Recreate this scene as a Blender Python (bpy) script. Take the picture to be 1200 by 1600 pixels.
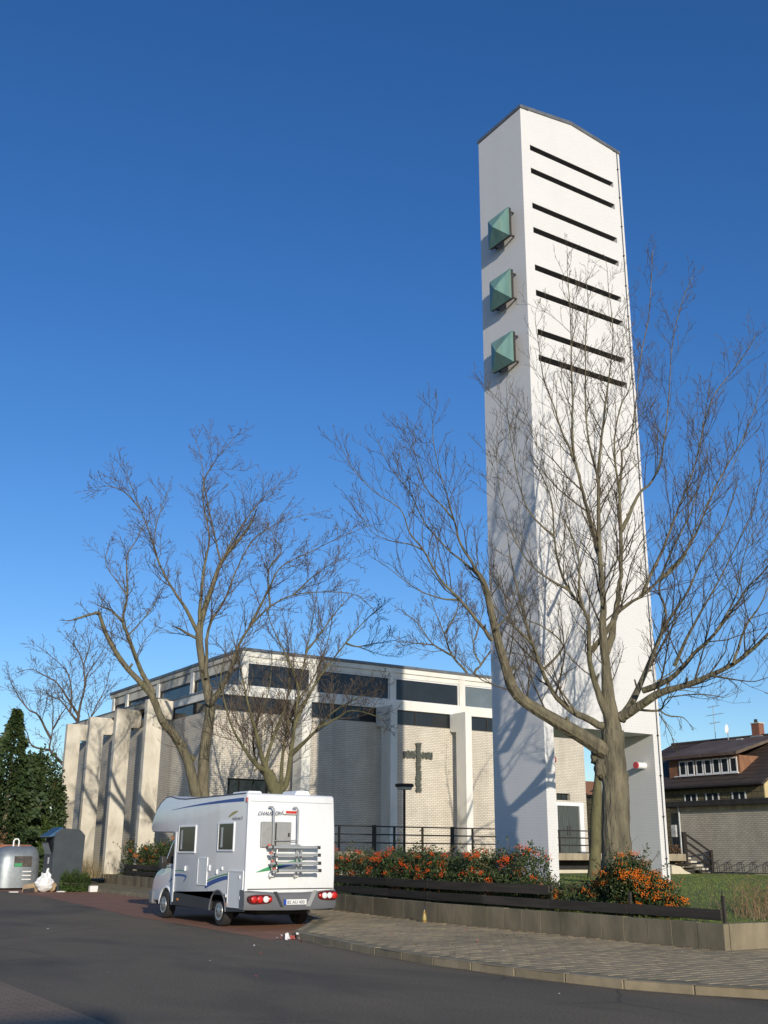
import bpy, bmesh, math, random
import numpy as np
from mathutils import Vector, Matrix

SC = bpy.context.scene
for o in list(bpy.data.objects):
    bpy.data.objects.remove(o)
COL = SC.collection

# ------------------------------------------------------------------ camera
cam_d = bpy.data.cameras.new('camera'); cam = bpy.data.objects.new('camera', cam_d); COL.objects.link(cam)
cam_d.sensor_fit = 'HORIZONTAL'; cam_d.sensor_width = 36.0; cam_d.lens = 1657.33 / 1200 * 36.0
cam_d.clip_start = 0.1; cam_d.clip_end = 6000
cam.matrix_world = (Matrix.Translation((-19.975, -22.756, 1.75)) @ Matrix.Rotation(math.radians(-32.739), 4, 'Z')
                    @ Matrix.Rotation(math.radians(90 + 17.764), 4, 'X') @ Matrix.Rotation(math.radians(0.4135), 4, 'Z'))
SC.camera = cam

# ------------------------------------------------------------------ sky, sun, exposure
SUN_DIR = Vector((0.30, 1.0, -0.285)).normalized()          # the way the light travels
ELEV = math.asin(-SUN_DIR.z)
world = bpy.data.worlds.new('World'); SC.world = world; world.use_nodes = True
wn = world.node_tree; bg = wn.nodes['Background']
sky = wn.nodes.new('ShaderNodeTexSky'); sky.sky_type = 'NISHITA'; sky.sun_disc = False
sky.sun_elevation = ELEV
sky.sun_rotation = math.atan2(-SUN_DIR.x, -SUN_DIR.y)
sky.altitude = 100; sky.air_density = 1.0; sky.dust_density = 0.4; sky.ozone_density = 3.5
hs_ = wn.nodes.new('ShaderNodeHueSaturation'); hs_.inputs['Saturation'].default_value = 1.22; hs_.inputs['Hue'].default_value = 0.511
wn.links.new(sky.outputs[0], hs_.inputs['Color']); wn.links.new(hs_.outputs[0], bg.inputs[0]); bg.inputs[1].default_value = 0.145
sun_d = bpy.data.lights.new('sun', 'SUN'); sun_d.energy = 4.0; sun_d.angle = math.radians(0.53); sun_d.color = (1.0, 0.915, 0.785)
sun = bpy.data.objects.new('sun', sun_d); COL.objects.link(sun)
sun.rotation_euler = SUN_DIR.to_track_quat('-Z', 'Y').to_euler(); sun.location = (-30, -60, 40)
vs = SC.view_settings
vs.view_transform = 'Standard'; vs.look = 'None'; vs.exposure = 0.0; vs.gamma = 1.0; vs.use_curve_mapping = False
SC.cycles.max_bounces = 6; SC.cycles.use_denoising = True

# ------------------------------------------------------------------ materials
def nd(nt, t, **kw):
    n = nt.nodes.new(t)
    for k, v in kw.items():
        setattr(n, k, v)
    return n

def set_in(n, **kw):
    for k, v in kw.items():
        n.inputs[k.replace('_', ' ')].default_value = v

def base_mat(name, rough=0.7, metal=0.0, spec=0.4):
    m = bpy.data.materials.new(name); m.use_nodes = True
    p = m.node_tree.nodes['Principled BSDF']
    set_in(p, Roughness=rough, Metallic=metal); p.inputs['Specular IOR Level'].default_value = spec
    return m, m.node_tree, p

def rgba(c): return (c[0], c[1], c[2], 1.0)

def mat(name, c, rough=0.7, metal=0.0, spec=0.4, var=0.12, scale=3.0, c2=None, bump=0.0, bscale=40.0, stretch=(1, 1, 1), blotch=0.0, blotch_c=None, blotch_scale=0.7, coat=0.0, objvar=0.0):
    """base colour broken up by two noises (real colour differences), fine relief by bump"""
    m, nt, p = base_mat(name, rough, metal, spec)
    tc = nd(nt, 'ShaderNodeTexCoord'); mp = nd(nt, 'ShaderNodeMapping'); mp.inputs['Scale'].default_value = stretch
    nt.links.new(tc.outputs['Object'], mp.inputs[0])
    n1 = nd(nt, 'ShaderNodeTexNoise'); set_in(n1, Scale=scale, Detail=6.0, Roughness=0.6); nt.links.new(mp.outputs[0], n1.inputs['Vector'])
    mx = nd(nt, 'ShaderNodeMix', data_type='RGBA')
    if c2 is None:
        c2 = tuple(max(0, x * (1 - 2 * var)) for x in c); c1 = tuple(min(1, x * (1 + 2 * var)) if max(c) < 0.6 else x for x in c)
    else:
        c1 = c
    mx.inputs['A'].default_value = rgba(c2); mx.inputs['B'].default_value = rgba(c1)
    rp = nd(nt, 'ShaderNodeMapRange'); set_in(rp, From_Min=0.32, From_Max=0.68); nt.links.new(n1.outputs[0], rp.inputs[0])
    nt.links.new(rp.outputs[0], mx.inputs['Factor'])
    out = mx.outputs['Result']
    if blotch > 0:
        n2 = nd(nt, 'ShaderNodeTexNoise'); set_in(n2, Scale=blotch_scale, Detail=4.0, Roughness=0.55, Distortion=0.6); nt.links.new(mp.outputs[0], n2.inputs['Vector'])
        r2 = nd(nt, 'ShaderNodeMapRange'); set_in(r2, From_Min=0.5, From_Max=0.68, To_Max=blotch); nt.links.new(n2.outputs[0], r2.inputs[0])
        m2 = nd(nt, 'ShaderNodeMix', data_type='RGBA'); nt.links.new(r2.outputs[0], m2.inputs['Factor']); nt.links.new(out, m2.inputs['A'])
        m2.inputs['B'].default_value = rgba(blotch_c or tuple(x * 0.5 for x in c)); out = m2.outputs['Result']
    if objvar:      # each piece is a little lighter or darker than the next
        oi = nd(nt, 'ShaderNodeObjectInfo'); rv = nd(nt, 'ShaderNodeMapRange'); set_in(rv, To_Min=1 - objvar, To_Max=1 + objvar); nt.links.new(oi.outputs['Random'], rv.inputs[0])
        mo = nd(nt, 'ShaderNodeMix', data_type='RGBA', blend_type='MULTIPLY'); mo.inputs['Factor'].default_value = 1.0; nt.links.new(out, mo.inputs['A']); nt.links.new(rv.outputs[0], mo.inputs['B']); out = mo.outputs['Result']
    nt.links.new(out, p.inputs['Base Color'])
    if bump > 0:
        n3 = nd(nt, 'ShaderNodeTexNoise'); set_in(n3, Scale=bscale, Detail=5.0); nt.links.new(mp.outputs[0], n3.inputs['Vector'])
        b = nd(nt, 'ShaderNodeBump'); set_in(b, Strength=bump, Distance=0.02 if bscale > 15 else 0.08); nt.links.new(n3.outputs[0], b.inputs['Height']); nt.links.new(b.outputs[0], p.inputs['Normal'])
    if coat: p.inputs['Coat Weight'].default_value = coat
    return m

def brick_mat(name, c1, c2, mortar, bw=0.25, bh=0.076, ms=0.012, rough=0.8, bump=0.6, stain=0.0, stain_c=(0.12, 0.1, 0.07), horiz=False, mott=0.78):
    m, nt, p = base_mat(name, rough)
    tc = nd(nt, 'ShaderNodeTexCoord'); sp = nd(nt, 'ShaderNodeSeparateXYZ'); nt.links.new(tc.outputs['Object'], sp.inputs[0])
    cb = nd(nt, 'ShaderNodeCombineXYZ')
    if horiz:
        nt.links.new(sp.outputs[0], cb.inputs[0]); nt.links.new(sp.outputs[1], cb.inputs[1])
    else:
        ad = nd(nt, 'ShaderNodeMath', operation='ADD'); nt.links.new(sp.outputs[0], ad.inputs[0]); nt.links.new(sp.outputs[1], ad.inputs[1])
        nt.links.new(ad.outputs[0], cb.inputs[0]); nt.links.new(sp.outputs[2], cb.inputs[1])
    br = nd(nt, 'ShaderNodeTexBrick'); set_in(br, Scale=1.0, Mortar_Size=ms, Mortar_Smooth=0.2, Brick_Width=bw, Row_Height=bh, Bias=0.0)
    nt.links.new(cb.outputs[0], br.inputs['Vector'])
    br.inputs['Color1'].default_value = rgba(c1); br.inputs['Color2'].default_value = rgba(c2); br.inputs['Mortar'].default_value = rgba(mortar)
    out = br.outputs[0]
    n = nd(nt, 'ShaderNodeTexNoise'); set_in(n, Scale=0.9, Detail=5.0, Roughness=0.6); nt.links.new(tc.outputs['Object'], n.inputs['Vector'])
    r = nd(nt, 'ShaderNodeMapRange'); set_in(r, From_Min=0.3, From_Max=0.7, To_Min=mott, To_Max=1.06 if mott < .9 else 1.0); nt.links.new(n.outputs[0], r.inputs[0])
    mu = nd(nt, 'ShaderNodeMix', data_type='RGBA', blend_type='MULTIPLY'); mu.inputs['Factor'].default_value = 1.0
    nt.links.new(out, mu.inputs['A']); nt.links.new(r.outputs[0], mu.inputs['B']); out = mu.outputs['Result']
    if stain > 0:      # rain streaks running down
        mp = nd(nt, 'ShaderNodeMapping'); mp.inputs['Scale'].default_value = (1.6, 1.6, 0.12); nt.links.new(tc.outputs['Object'], mp.inputs[0])
        n2 = nd(nt, 'ShaderNodeTexNoise'); set_in(n2, Scale=1.0, Detail=5.0); nt.links.new(mp.outputs[0], n2.inputs['Vector'])
        r2 = nd(nt, 'ShaderNodeMapRange'); set_in(r2, From_Min=0.52, From_Max=0.75, To_Max=stain); nt.links.new(n2.outputs[0], r2.inputs[0])
        m2 = nd(nt, 'ShaderNodeMix', data_type='RGBA'); nt.links.new(r2.outputs[0], m2.inputs['Factor']); nt.links.new(out, m2.inputs['A']); m2.inputs['B'].default_value = rgba(stain_c)
        out = m2.outputs['Result']
    nt.links.new(out, p.inputs['Base Color'])
    b = nd(nt, 'ShaderNodeBump', invert=True); set_in(b, Strength=bump, Distance=0.01); nt.links.new(br.outputs['Fac'], b.inputs['Height']); nt.links.new(b.outputs[0], p.inputs['Normal'])
    return m

def glass_mat(name, c=(0.02, 0.03, 0.04), rough=0.04, spec=0.42):
    m, nt, p = base_mat(name, rough, 0.0, spec)
    n = nd(nt, 'ShaderNodeTexNoise'); set_in(n, Scale=1.2, Detail=2.0)
    tc = nd(nt, 'ShaderNodeTexCoord'); nt.links.new(tc.outputs['Object'], n.inputs['Vector'])
    b = nd(nt, 'ShaderNodeBump'); set_in(b, Strength=0.03, Distance=0.1); nt.links.new(n.outputs[0], b.inputs['Height']); nt.links.new(b.outputs[0], p.inputs['Normal'])
    mx = nd(nt, 'ShaderNodeMix', data_type='RGBA'); mx.inputs['A'].default_value = rgba(c); mx.inputs['B'].default_value = rgba(tuple(x * 1.8 for x in c))
    nt.links.new(n.outputs[0], mx.inputs['Factor']); nt.links.new(mx.outputs['Result'], p.inputs['Base Color'])
    return m

def leaf_mat(name, ca, cb, rough=0.55, trans=0.0):
    """leaf colour differs from leaf to leaf"""
    m, nt, p = base_mat(name, rough, 0.0, 0.3)
    g = nd(nt, 'ShaderNodeNewGeometry')
    mx = nd(nt, 'ShaderNodeMix', data_type='RGBA'); mx.inputs['A'].default_value = rgba(ca); mx.inputs['B'].default_value = rgba(cb)
    nt.links.new(g.outputs['Random Per Island'], mx.inputs['Factor']); nt.links.new(mx.outputs['Result'], p.inputs['Base Color'])
    return m

M = {}
M['tower'] = brick_mat('painted_white_brick', (0.725, 0.712, 0.690), (0.71, 0.697, 0.675), (0.672, 0.66, 0.64), rough=0.6, bump=0.12, stain=0.10, stain_c=(0.50, 0.48, 0.45), mott=0.965)
M['white'] = mat('white_paint', (0.80, 0.80, 0.79), 0.5, var=0.02)
M['roofcap'] = mat('zinc_cap', (0.16, 0.17, 0.18), 0.45, metal=0.3)
M['louvre'] = mat('dark_louvre', (0.055, 0.052, 0.048), 0.7)
M['copper'] = mat('green_copper', (0.215, 0.37, 0.315), 0.55, c2=(0.13, 0.26, 0.235), scale=4, stretch=(1, 1, .25), blotch=0.6, blotch_c=(0.20, 0.26, 0.19), blotch_scale=2.5)
M['black'] = mat('dark_hole', (0.012, 0.012, 0.012), 0.9)
M['church_brick'] = brick_mat('cream_brick', (0.70, 0.64, 0.53), (0.63, 0.57, 0.46), (0.38, 0.34, 0.28), stain=0.25, mott=0.86, stain_c=(0.20, 0.17, 0.13), bw=0.26, bh=0.09, ms=0.014)
M['annex_brick'] = brick_mat('grey_brick', (0.56, 0.50, 0.40), (0.47, 0.42, 0.34), (0.30, 0.265, 0.215), bw=0.26, bh=0.09, ms=0.016)
M['red_brick'] = brick_mat('red_wall_brick', (0.36, 0.12, 0.06), (0.27, 0.085, 0.045), (0.20, 0.15, 0.12))
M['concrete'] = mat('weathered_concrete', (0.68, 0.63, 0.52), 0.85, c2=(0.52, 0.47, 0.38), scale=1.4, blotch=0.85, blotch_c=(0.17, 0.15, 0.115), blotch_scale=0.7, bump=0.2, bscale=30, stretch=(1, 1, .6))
M['concrete_white'] = mat('painted_concrete', (0.80, 0.78, 0.71), 0.7, c2=(0.70, 0.68, 0.60), scale=1.0, stretch=(1, 1, .4), blotch=0.3, blotch_c=(0.42, 0.38, 0.31), blotch_scale=0.8)
M['glass'] = glass_mat('window_glass', (0.016, 0.018, 0.020))
M['glass_clear'] = glass_mat('pale_window_glass', (0.10, 0.12, 0.13))
M['frame_dark'] = mat('dark_steel', (0.035, 0.033, 0.03), 0.5, var=0.1)
M['frame_white'] = mat('white_frame', (0.72, 0.72, 0.70), 0.5, var=0.03)
M['door'] = mat('dark_green_door', (0.075, 0.085, 0.078), 0.55, var=0.12, stretch=(6, 6, .5))
M['cross'] = mat('patinated_bronze', (0.115, 0.13, 0.105), 0.6, c2=(0.06, 0.06, 0.05), scale=6)
M['slab'] = mat('mossy_slab', (0.42, 0.36, 0.25), 0.9, c2=(0.24, 0.20, 0.14), scale=3, stretch=(1, 1, .3), bump=0.2)
M['step'] = mat('stair_stone', (0.55, 0.51, 0.42), 0.85, blotch=0.5, blotch_c=(0.25, 0.22, 0.17))
M['asphalt'] = mat('asphalt', (0.208, 0.166, 0.104), 0.85, c2=(0.158, 0.126, 0.081), scale=0.5, bump=0.9, bscale=160, blotch=0.75, blotch_c=(0.062, 0.056, 0.048), blotch_scale=0.30, stretch=(1, .45, 1))
def add_cracks(m):
    nt = m.node_tree; p = nt.nodes['Principled BSDF']; src = p.inputs['Base Color'].links[0].from_socket
    tc = nd(nt, 'ShaderNodeTexCoord'); no = nd(nt, 'ShaderNodeTexNoise'); set_in(no, Scale=0.9, Detail=4.0); nt.links.new(tc.outputs['Object'], no.inputs['Vector'])
    mv = nd(nt, 'ShaderNodeMix', data_type='RGBA'); mv.inputs['Factor'].default_value = 0.25; nt.links.new(tc.outputs['Object'], mv.inputs['A']); nt.links.new(no.outputs['Color'], mv.inputs['B'])
    vo = nd(nt, 'ShaderNodeTexVoronoi', feature='DISTANCE_TO_EDGE'); set_in(vo, Scale=0.22); nt.links.new(mv.outputs['Result'], vo.inputs['Vector'])
    r = nd(nt, 'ShaderNodeMapRange'); set_in(r, From_Min=0.0, From_Max=0.006, To_Min=0.75, To_Max=0.0); nt.links.new(vo.outputs['Distance'], r.inputs[0])
    n2 = nd(nt, 'ShaderNodeTexNoise'); set_in(n2, Scale=0.15, Detail=2.0); nt.links.new(tc.outputs['Object'], n2.inputs['Vector'])
    r2 = nd(nt, 'ShaderNodeMapRange'); set_in(r2, From_Min=0.46, From_Max=0.56); nt.links.new(n2.outputs[0], r2.inputs[0])
    mm = nd(nt, 'ShaderNodeMath', operation='MULTIPLY'); nt.links.new(r.outputs[0], mm.inputs[0]); nt.links.new(r2.outputs[0], mm.inputs[1])
    mx = nd(nt, 'ShaderNodeMix', data_type='RGBA'); nt.links.new(mm.outputs[0], mx.inputs['Factor']); nt.links.new(src, mx.inputs['A']); mx.inputs['B'].default_value = (0.03, 0.028, 0.024, 1)
    # fine light and dark grit
    n3 = nd(nt, 'ShaderNodeTexNoise'); set_in(n3, Scale=28.0, Detail=3.0); nt.links.new(tc.outputs['Object'], n3.inputs['Vector'])
    r3 = nd(nt, 'ShaderNodeMapRange'); set_in(r3, From_Min=0.3, From_Max=0.7, To_Min=0.72, To_Max=1.28); nt.links.new(n3.outputs[0], r3.inputs[0])
    mu = nd(nt, 'ShaderNodeMix', data_type='RGBA', blend_type='MULTIPLY'); mu.inputs['Factor'].default_value = 1.0; nt.links.new(mx.outputs['Result'], mu.inputs['A']); nt.links.new(r3.outputs[0], mu.inputs['B'])
    nt.links.new(mu.outputs['Result'], p.inputs['Base Color'])
add_cracks(M['asphalt'])
M['gutter'] = mat('gutter_dirt', (0.25, 0.20, 0.13), 0.95, c2=(0.14, 0.115, 0.075), scale=3, bump=0.5, bscale=60)
M['clinker'] = brick_mat('red_clinker_paving', (0.36, 0.17, 0.095), (0.29, 0.135, 0.075), (0.17, 0.115, 0.08), bw=0.22, bh=0.11, ms=0.008, horiz=True, bump=0.3)
M['clinker_far'] = brick_mat('brown_paving', (0.29, 0.20, 0.12), (0.25, 0.17, 0.10), (0.16, 0.115, 0.075), bw=0.22, bh=0.11, ms=0.008, horiz=True, bump=0.3)
M['paver'] = mat('concrete_paver', (0.385, 0.305, 0.18), 0.9, c2=(0.27, 0.215, 0.13), scale=1.2, blotch=0.5, blotch_c=(0.15, 0.13, 0.08), blotch_scale=0.5, bump=0.3, bscale=90, objvar=0.12)
M['paver_joint'] = mat('mossy_joint', (0.21, 0.175, 0.10), 0.95, blotch=0.5, blotch_c=(0.10, 0.11, 0.05), blotch_scale=1.5)
M['kerb'] = mat('kerb_stone', (0.32, 0.26, 0.165), 0.9, c2=(0.22, 0.18, 0.115), scale=3, bump=0.3, bscale=70, blotch=0.4, blotch_c=(0.13, 0.12, 0.09), objvar=0.12)
M['planter'] = mat('planter_concrete', (0.27, 0.225, 0.145), 0.9, c2=(0.155, 0.13, 0.085), scale=1.6, stretch=(1, 1, .45), blotch=0.65, blotch_c=(0.085, 0.08, 0.045), blotch_scale=1.1, bump=0.35, bscale=50, objvar=0.07)
M['plank'] = mat('dark_stained_plank', (0.060, 0.050, 0.038), 0.85, c2=(0.030, 0.026, 0.021), scale=3, stretch=(1, .25, 6), bump=0.4, bscale=30, objvar=0.25)
M['soil'] = mat('bare_soil', (0.075, 0.058, 0.04), 0.95, var=0.25, scale=4, bump=0.5)
M['lawn'] = mat('lawn_ground', (0.15, 0.185, 0.035), 0.95, c2=(0.105, 0.13, 0.03), scale=1.5, bump=0.6, bscale=60)
M['grass'] = leaf_mat('grass_blades', (0.135, 0.20, 0.028), (0.22, 0.25, 0.055), 0.7)
M['drygrass'] = leaf_mat('dry_grass', (0.20, 0.16, 0.085), (0.30, 0.235, 0.13), 0.8)
M['drystem'] = leaf_mat('brown_stems', (0.15, 0.095, 0.055), (0.22, 0.13, 0.07), 0.8)
M['leaf'] = leaf_mat('firethorn_leaf', (0.026, 0.046, 0.015), (0.075, 0.100, 0.030), 0.45)
M['berry'] = leaf_mat('orange_berry', (0.62, 0.115, 0.012), (0.72, 0.22, 0.025), 0.35)
M['berry_red'] = leaf_mat('red_orange_berry', (0.62, 0.06, 0.012), (0.70, 0.14, 0.02), 0.35)
M['conifer'] = leaf_mat('conifer_spray', (0.022, 0.045, 0.016), (0.060, 0.085, 0.028), 0.6)
M['laurel'] = leaf_mat('evergreen_leaf', (0.035, 0.070, 0.018), (0.095, 0.135, 0.035), 0.4)
M['bark'] = mat('grey_bark', (0.205, 0.178, 0.112), 0.9, c2=(0.085, 0.073, 0.05), scale=7, stretch=(1, 1, .22), bump=1.0, bscale=12, blotch=0.5, blotch_c=(0.15, 0.155, 0.06), blotch_scale=1.3)
M['bark_green'] = mat('mossy_bark', (0.165, 0.15, 0.072), 0.9, c2=(0.085, 0.078, 0.042), scale=5, stretch=(1, 1, .4), bump=0.6, bscale=16)
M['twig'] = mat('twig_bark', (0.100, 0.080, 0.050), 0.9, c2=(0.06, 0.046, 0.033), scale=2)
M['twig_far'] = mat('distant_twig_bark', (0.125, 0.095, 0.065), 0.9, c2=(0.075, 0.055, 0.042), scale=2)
M['van_white'] = mat('van_white_gelcoat', (0.76, 0.77, 0.77), 0.3, spec=0.5, var=0.012, coat=0.2, blotch=0.35, blotch_c=(0.58, 0.575, 0.55), blotch_scale=1.4, stretch=(1, 1, .35))
M['van_trim'] = mat('van_white_trim', (0.80, 0.80, 0.80), 0.35, var=0.01)
M['van_grey'] = mat('van_grey_plastic', (0.135, 0.138, 0.15), 0.5, var=0.03)
M['van_skirt'] = mat('van_dark_skirt', (0.038, 0.039, 0.042), 0.5, var=0.03)
M['van_cab'] = mat('van_cab_paint', (0.60, 0.65, 0.70), 0.2, spec=0.5, var=0.01, coat=0.4)
M['van_window'] = glass_mat('acrylic_window', (0.020, 0.018, 0.017), 0.15, 0.25)
M['van_blind'] = mat('grey_blind', (0.30, 0.30, 0.29), 0.35, var=0.05, scale=8)
M['tyre'] = mat('tyre_rubber', (0.028, 0.027, 0.026), 0.85)
M['rim'] = mat('silver_rim', (0.42, 0.42, 0.42), 0.4, metal=0.7, var=0.03)
M['alu'] = mat('brushed_aluminium', (0.55, 0.55, 0.53), 0.35, metal=0.6, var=0.04)
M['red_plastic'] = mat('red_plastic', (0.55, 0.02, 0.015), 0.25, spec=0.6, var=0.05, coat=0.5)
M['tail_dark'] = mat('dark_red_housing', (0.10, 0.008, 0.008), 0.25, var=0.05)
M['white_lens'] = mat('clear_lens', (0.75, 0.75, 0.74), 0.2, var=0.02, coat=0.5)
M['orange_lens'] = mat('orange_lens', (0.62, 0.22, 0.05), 0.25, var=0.03)
M['blue'] = mat('blue_film', (0.035, 0.09, 0.33), 0.4, var=0.08)
M['green'] = mat('green_film', (0.06, 0.30, 0.13), 0.4, var=0.05)
M['yellow'] = mat('yellow_film', (0.40, 0.33, 0.11), 0.4, var=0.05)
M['ink'] = mat('dark_blue_lettering', (0.03, 0.035, 0.07), 0.5, var=0.02)
M['grey_ink'] = mat('grey_lettering', (0.22, 0.23, 0.25), 0.5, var=0.02)
M['plate'] = mat('plate_white', (0.70, 0.70, 0.68), 0.45, var=0.01)
M['plate_blue'] = mat('plate_blue', (0.02, 0.08, 0.45), 0.45, var=0.01)
M['container'] = mat('container_paint', (0.040, 0.050, 0.058), 0.5, var=0.08, scale=2, blotch=0.35, blotch_c=(0.065, 0.07, 0.07))
M['container_sky_tint'] = mat('container_roof_sky_tint', (0.05, 0.12, 0.22), 0.35, var=0.05)  # blue of the reflected sky painted into the sloping roof's colour
M['steel'] = mat('galvanised_steel', (0.27, 0.30, 0.315), 0.45, metal=0.5, var=0.06, scale=5)
M['sign_dark'] = mat('sign_panel', (0.07, 0.06, 0.05), 0.4, var=0.3, scale=8)
M['bag'] = mat('white_plastic_bag', (0.80, 0.80, 0.78), 0.35, var=0.03)
M['card'] = mat('cardboard', (0.40, 0.29, 0.17), 0.85, var=0.1)
M['paper'] = mat('paper', (0.75, 0.73, 0.70), 0.8, var=0.05)
M['redpaper'] = mat('red_paper', (0.50, 0.12, 0.08), 0.8, var=0.2, scale=20)
M['bottle'] = mat('amber_bottle', (0.30, 0.19, 0.05), 0.15, var=0.05, coat=0.6)
M['roof_tile'] = brick_mat('brown_roof_tile', (0.090, 0.064, 0.047), (0.070, 0.050, 0.038), (0.034, 0.025, 0.020), bw=0.30, bh=0.24, ms=0.025, bump=1.0, rough=0.75)
M['roof_flat'] = mat('old_roof_felt', (0.11, 0.072, 0.052), 0.85, blotch=0.7, blotch_c=(0.17, 0.145, 0.11), blotch_scale=0.5)
M['shingle'] = brick_mat('slate_shingle', (0.20, 0.165, 0.085), (0.15, 0.125, 0.07), (0.06, 0.05, 0.035), bw=0.45, bh=0.32, ms=0.02)
M['render_yellow'] = mat('yellow_render', (0.55, 0.44, 0.23), 0.9, var=0.06)
M['terracotta'] = mat('brown_cladding', (0.24, 0.115, 0.06), 0.8, var=0.1)
M['bitumen'] = mat('black_bitumen', (0.028, 0.027, 0.026), 0.8)
M['zinc'] = mat('zinc_pipe', (0.40, 0.42, 0.42), 0.45, metal=0.4)
M['grey_box'] = mat('grey_box', (0.48, 0.48, 0.46), 0.6)
M['rail'] = mat('black_brown_rail', (0.026, 0.022, 0.019), 0.55)
M['stone_cream'] = mat('cream_render', (0.62, 0.56, 0.42), 0.9, var=0.06)

# ------------------------------------------------------------------ builders
WLOC = {}
def link(o, parent=None, loc=None):
    COL.objects.link(o)
    pl = Vector((0, 0, 0))
    if parent is not None:
        o.parent = parent; pl = WLOC[parent]
    if loc is not None:
        o.location = Vector(loc) - pl; WLOC[o] = Vector(loc)
    else:
        WLOC[o] = pl.copy()
    return o

def tag(o, label=None, cat=None, group=None, kind=None):
    if label: o['label'] = label
    if cat: o['category'] = cat
    if group: o['group'] = group
    if kind: o['kind'] = kind
    return o

def thing(name, label, cat, loc, group=None):
    o = bpy.data.objects.new(name, None); o.empty_display_size = 0.2
    link(o, None, loc); return tag(o, label, cat, group)

class MB:
    def __init__(s): s.v = []; s.f = []
    def add(s, vs, fs):
        k = len(s.v); s.v.extend(vs); s.f.extend([tuple(i + k for i in f) for f in fs]); return s
    def box(s, x0, y0, z0, x1, y1, z1):
        if x0 > x1: x0, x1 = x1, x0
        if y0 > y1: y0, y1 = y1, y0
        if z0 > z1: z0, z1 = z1, z0
        return s.add([(x0, y0, z0), (x1, y0, z0), (x1, y1, z0), (x0, y1, z0), (x0, y0, z1), (x1, y0, z1), (x1, y1, z1), (x0, y1, z1)],
                     [(0, 3, 2, 1), (4, 5, 6, 7), (0, 1, 5, 4), (1, 2, 6, 5), (2, 3, 7, 6), (3, 0, 4, 7)])
    def prism(s, poly, axis, a, b):
        """poly of 2-D points extruded along an axis: X -> (y,z), Y -> (x,z), Z -> (x,y)"""
        n = len(poly)
        mk = {'X': lambda p, t: (t, p[0], p[1]), 'Y': lambda p, t: (p[0], t, p[1]), 'Z': lambda p, t: (p[0], p[1], t)}[axis]
        vs = [mk(p, a) for p in poly] + [mk(p, b) for p in poly]
        fs = [tuple(range(n))[::-1], tuple(range(n, 2 * n))] + [(i, (i + 1) % n, n + (i + 1) % n, n + i) for i in range(n)]
        return s.add(vs, fs)
    def tube(s, pts, rad, n=8, cap=True):
        P = [Vector(p) for p in pts]; rad = [rad] * len(P) if isinstance(rad, (int, float)) else rad
        vs = []; u = None
        for i, p in enumerate(P):
            t = (P[min(i + 1, len(P) - 1)] - P[max(i - 1, 0)])
            t = t.normalized() if t.length > 1e-9 else Vector((0, 0, 1))
            if u is None:
                u = t.orthogonal().normalized()
            else:
                u = (u - t * u.dot(t)); u = u.normalized() if u.length > 1e-6 else t.orthogonal().normalized()
            w = t.cross(u)
            for k in range(n):
                a = 2 * math.pi * k / n
                q = p + (u * math.cos(a) + w * math.sin(a)) * rad[i]; vs.append((q.x, q.y, q.z))
        fs = []
        for i in range(len(P) - 1):
            for k in range(n):
                fs.append((i * n + k, i * n + (k + 1) % n, (i + 1) * n + (k + 1) % n, (i + 1) * n + k))
        if cap:
            fs.append(tuple(range(n))[::-1]); fs.append(tuple((len(P) - 1) * n + k for k in range(n)))
        return s.add(vs, fs)
    def lathe(s, prof, c, axis='Z', n=24):
        """prof: list of (radius, offset along axis)"""
        vs = []
        for r, h in prof:
            for k in range(n):
                a = 2 * math.pi * k / n; x, y = r * math.cos(a), r * math.sin(a)
                vs.append({'Z': (c[0] + x, c[1] + y, c[2] + h), 'X': (c[0] + h, c[1] + x, c[2] + y), 'Y': (c[0] + x, c[1] + h, c[2] + y)}[axis])
        fs = [(i * n + k, i * n + (k + 1) % n, (i + 1) * n + (k + 1) % n, (i + 1) * n + k) for i in range(len(prof) - 1) for k in range(n)]
        fs += [tuple(range(n))[::-1], tuple((len(prof) - 1) * n + k for k in range(n))]
        return s.add(vs, fs)
    def build(s, name, m, parent=None, smooth=False, bevel=0.0, seg=2, loc=None, norm=True):
        pl = WLOC[parent] if parent is not None else Vector((0, 0, 0))
        if loc is not None: pl = Vector(loc)
        me = bpy.data.meshes.new(name)
        V = np.asarray(s.v, dtype=np.float64) - np.array(pl)
        me.from_pydata(V.tolist(), [], s.f); me.update()
        if norm or bevel > 0:
            bm = bmesh.new(); bm.from_mesh(me)
            if norm: bmesh.ops.recalc_face_normals(bm, faces=bm.faces)
            if bevel > 0:
                ed = [e for e in bm.edges if len(e.link_faces) == 2 and e.calc_face_angle(0) > 0.5]
                bmesh.ops.bevel(bm, geom=ed, offset=bevel, segments=seg, profile=0.5, affect='EDGES', clamp_overlap=True)
            bm.to_mesh(me); bm.free()
        if smooth:
            me.shade_smooth()
            try: me.set_sharp_from_angle(angle=math.radians(38))
            except Exception: pass
        me.materials.append(M[m] if isinstance(m, str) else m)
        o = bpy.data.objects.new(name, me)
        COL.objects.link(o); WLOC[o] = pl.copy()
        if parent is not None: o.parent = parent
        elif loc is not None: o.location = pl
        return o

def bx(name, m, parent, a, b, bevel=0.0):
    return MB().box(*a, *b).build(name, m, parent, bevel=bevel)

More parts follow.
